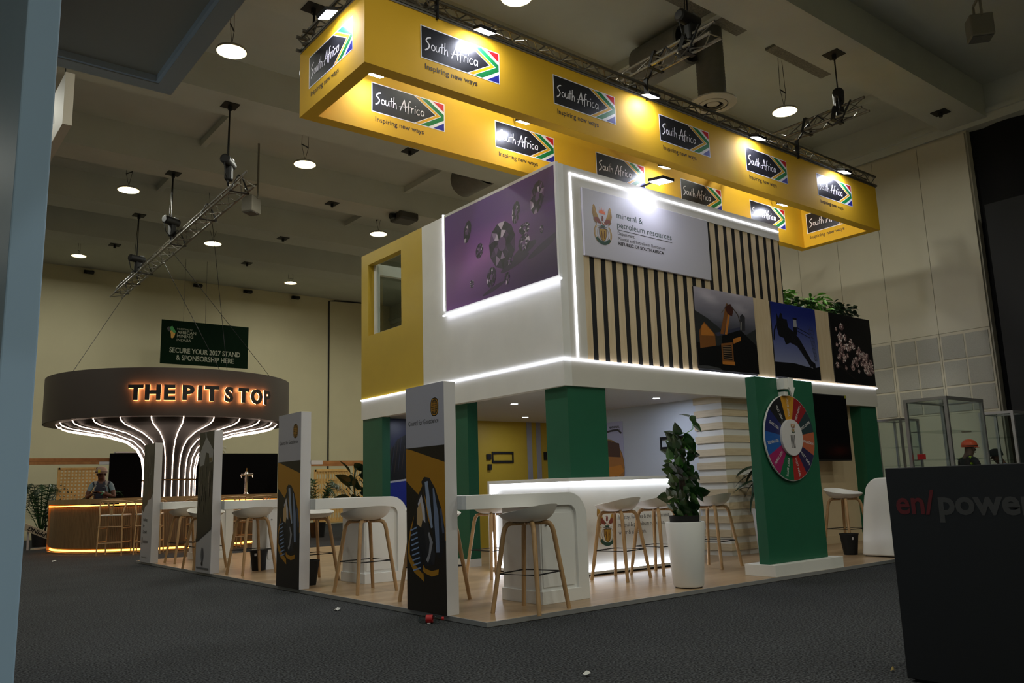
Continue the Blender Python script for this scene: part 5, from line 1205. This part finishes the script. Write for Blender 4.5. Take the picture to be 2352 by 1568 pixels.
def wear(k, q, c):
    if k.startswith(('neck', 'jaw', 'head', 'crown')): return 0
    if 'elbow' in k or 'forearm' in k or 'wrist' in k or 'palm' in k or 'finger' in k or 'knuckle' in k or 'tip' in k or 'thumb' in k: return 0
    if k.endswith('mid') or (k.endswith('shoulder') and abs(c.x) > .17): return 1
    if any(w in k for w in ('hip', 'knee', 'calf', 'ankle', 'toe')): return 3
    if .085 < abs(c.x) < .135 and c.y < .06: return 4
    return 2
del J['face']
NAVY = mat('navy_vest', (38, 40, 56), .7); TEE = mat('pale_blue_shirt', (120, 140, 150), .8); JEAN = mat('dark_trousers', (30, 30, 36), .8); REFL = mat('reflective_grey', (140, 140, 138), .5)
pm_ = person('person', (.36, 14.45, 0), math.radians(-22), J, [SKIN, TEE, NAVY, JEAN, REFL], 'person in grey helmet and navy vest standing inside the round bar', wear, 1.0, mat('helmet_taupe', (150, 124, 108), .5))
MB().lathe([(.001, 0), (.024, 0), (.024, .006), (.001, .006)], 14, (0, 0, 0)).build('chest_badge', CREAM, pm_, local=True).location = (.065, -.125, 1.33)
MB().obox((.05, -.142, 1.24), (.045, 0, 0), (0, .004, 0), (0, 0, .022)).build('chest_badge', CREAM, pm_, local=True)
MB().obox((-.02, -.232, 1.685), (.022, 0, 0), (0, .005, .004), (0, 0, .026)).build('helmet_badge', mat('badge_yellow', (196, 180, 50), .5), pm_, local=True)
MB().tube([(.055+.03*math.cos(a), -.262, 1.225+.03*math.sin(a)) for a in [2*PI*i/12 for i in range(12)]], .008, 6, closed=True).build('wristband', mat('wristband_green', (60, 190, 140), .5), pm_, local=True)
MB().obox((-.06, -.36, 1.22), (.035, 0, 0), (0, .05, .03), (0, -.004, .007)).build('phone', BLACK_G, pm_, local=True)
def wear2(vest, leg):
    def f(k, q, c):
        a = wear(k, q, c); return a
    return f
J2 = body_joints((-.12, -.32, 1.10), (.12, -.32, 1.10), (-.25, -.05, 1.12), (.25, -.05, 1.12), .05)
HIV = mat('hi_vis_yellow', (190, 220, 40), .7); DSH = mat('dark_shirt', (30, 30, 32), .8)
person('person', (9.95, .55, 0), math.radians(62), J2, [SKIN, DSH, DSH, JEAN, HIV], 'person in an orange helmet seen through the glass showcase', wear, .89, mat('helmet_orange', (226, 84, 40), .4))
J3 = body_joints((-.05, -.38, 1.05), (.15, -.36, 1.0), (-.26, -.12, 1.10), (.26, -.12, 1.10), .2)
BLU = mat('blue_overall', (112, 118, 176), .8)
person('person', (10.35, .22, 0), math.radians(-118), J3, [SKIN, BLU, BLU, BLU, BLU], 'person in dark cap and pale blue overalls bending beside the showcases', wear, .80, mat('black_hair', (14, 12, 12), .9))
# ------------------------------------------------------------------ foreground and right side
PB_ = mat('cool_lit_board', (168, 202, 238), .5, noise=.03, nscale=2)  # blue base colour paints in the cool light falling on this wall
t = thing('neighbour_stand', 'wall tinted pale blue for cool light, and dark flat canopy of the neighbouring stand', 'stand', (-3.64, -3.1, 0))
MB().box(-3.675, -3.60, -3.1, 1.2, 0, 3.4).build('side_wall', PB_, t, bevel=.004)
GRY = mat('canopy_grey', (188, 172, 150), .6, noise=.03, nscale=3)
b = MB().box(-3.6, -2.85, -1.45, -1.37, 3.0, 3.3).box(-2.93, -2.85, -5.4, -1.45, 3.0, 3.3); b.build('canopy_edge', GRY, t)
MB().box(-3.6, -2.93, -5.4, -1.45, 3.035, 3.3).build('canopy_panel', mat('canopy_dark_panel', (176, 156, 130), .7), t)
MB().box(-2.945, -2.93, -5.4, -1.45, 3.005, 3.035).box(-3.6, -2.945, -1.465, -1.45, 3.005, 3.035).build('canopy_lip', mat('canopy_lip_grey', (196, 194, 190), .5), t)
t = thing('white_hanging_sign', 'white hanging sign box with grey letters beyond the neighbouring stand wall', 'sign', (-2.1, 8, 5.85))
sb_ = MB().box(-2.17, -2.06, 6.0, 10.0, 5.85, 6.57).build('box', mat('sign_white', (214, 206, 190), .6), t)
lettering('CA', 'sign_lettering', mat('sign_grey_ink', (84, 82, 84), .6), sb_, (-2.17, 6.62, 6.1), -Y_, Z_, height=.42, align='R')
for y in (6.4, 9.6): MB().tube([(-2.11, y, 6.57), (-2.11, y, SLAB)], .006, 5).build('wire', STEEL, t)
# black counter with lettering
CB = mat('charcoal_counter', (13, 14, 17), .6, noise=.05, nscale=4)
t = thing('black_counter', 'charcoal counter with red and grey lettering beside the aisle', 'counter', (.77, -3.7, 0))
cb = MB().box(.471, 1.07, -5.0, -3.035, .015, 1.093).build('counter_body', CB, t, bevel=.004)
MB().box(.50, 1.04, -4.97, -3.06, 0, .015).build('counter_foot', BLACK, t)
lettering('en/', 'counter_lettering', mat('counter_red', (92, 14, 15), .5), cb, (.471, -3.078, .853), -Y_, Z_, width=.205, height=.125, bold=.02)
lettering('power', 'counter_lettering', mat('counter_grey', (62, 60, 58), .5), cb, (.471, -3.30, .853), -Y_, Z_, width=.46, height=.125, bold=.03)
# glass showcases
GL = glass('showcase_glass', (244, 248, 247)); SIL = mat('satin_silver', (186, 184, 182), .3, metal=.9)
def showcase(x, y, dx, dy, h, lab):
    t = thing('glass_showcase', lab, 'showcase', (x+dx/2, y+dy/2, 0), 'glass showcases by the ivory wall')
    for a in (x, x+dx):
        for c in (y, y+dy): MB().box(a-.018, a+.018, c-.018, c+.018, 0, h-.02).build('post', SIL, t)
    for c in (y, y+dy):
        for z in (h-.02, .5): MB().box(x-.02, x+dx+.02, c-.02, c+.02, z, z+.035).build('rail', SIL, t)
    for a in (x, x+dx):
        for z in (h-.02, .5): MB().box(a-.02, a+.02, y+.02, y+dy-.02, z, z+.035).build('rail', SIL, t)
    MB().box(x, x+dx, y, y+dy, .03, .5).build('base_cabinet', mat('showcase_base', (150, 148, 146), .5), t)
    for z in (.92, 1.22, 1.54): MB().box(x+.02, x+dx-.02, y+.02, y+dy-.02, z, z+.008).build('glass_shelf', GL, t)
    for a in (x, x+dx): MB().box(a-.003, a+.003, y+.02, y+dy-.02, .54, h-.02).build('glass_pane', GL, t)
    for c in (y, y+dy): MB().box(x+.02, x+dx-.02, c-.003, c+.003, .54, h-.02).build('glass_pane', GL, t)
    MB().box(x+.01, x+dx-.01, y+.01, y+dy-.01, h-.012, h-.004).build('glass_top', GL, t)
    return t
sc = showcase(5.72, -1.08, .92, .46, 1.91, 'widest silver-framed glass showcase with three shelves')
tag(MB().box(5.78, 5.86, -.72, -.66, 1.228, 1.29).build('red_box', mat('red_box', (190, 24, 24), .5)), 'small red box on a shelf of the widest showcase', 'box')
showcase(10.25, 1.72, .62, .42, 2.02, 'narrow silver-framed glass showcase beside the green end pillar')
showcase(8.75, -.62, .5, .42, 1.89, 'low silver-framed glass showcase before the black drape')
for o in bpy.data.objects: clean(o)
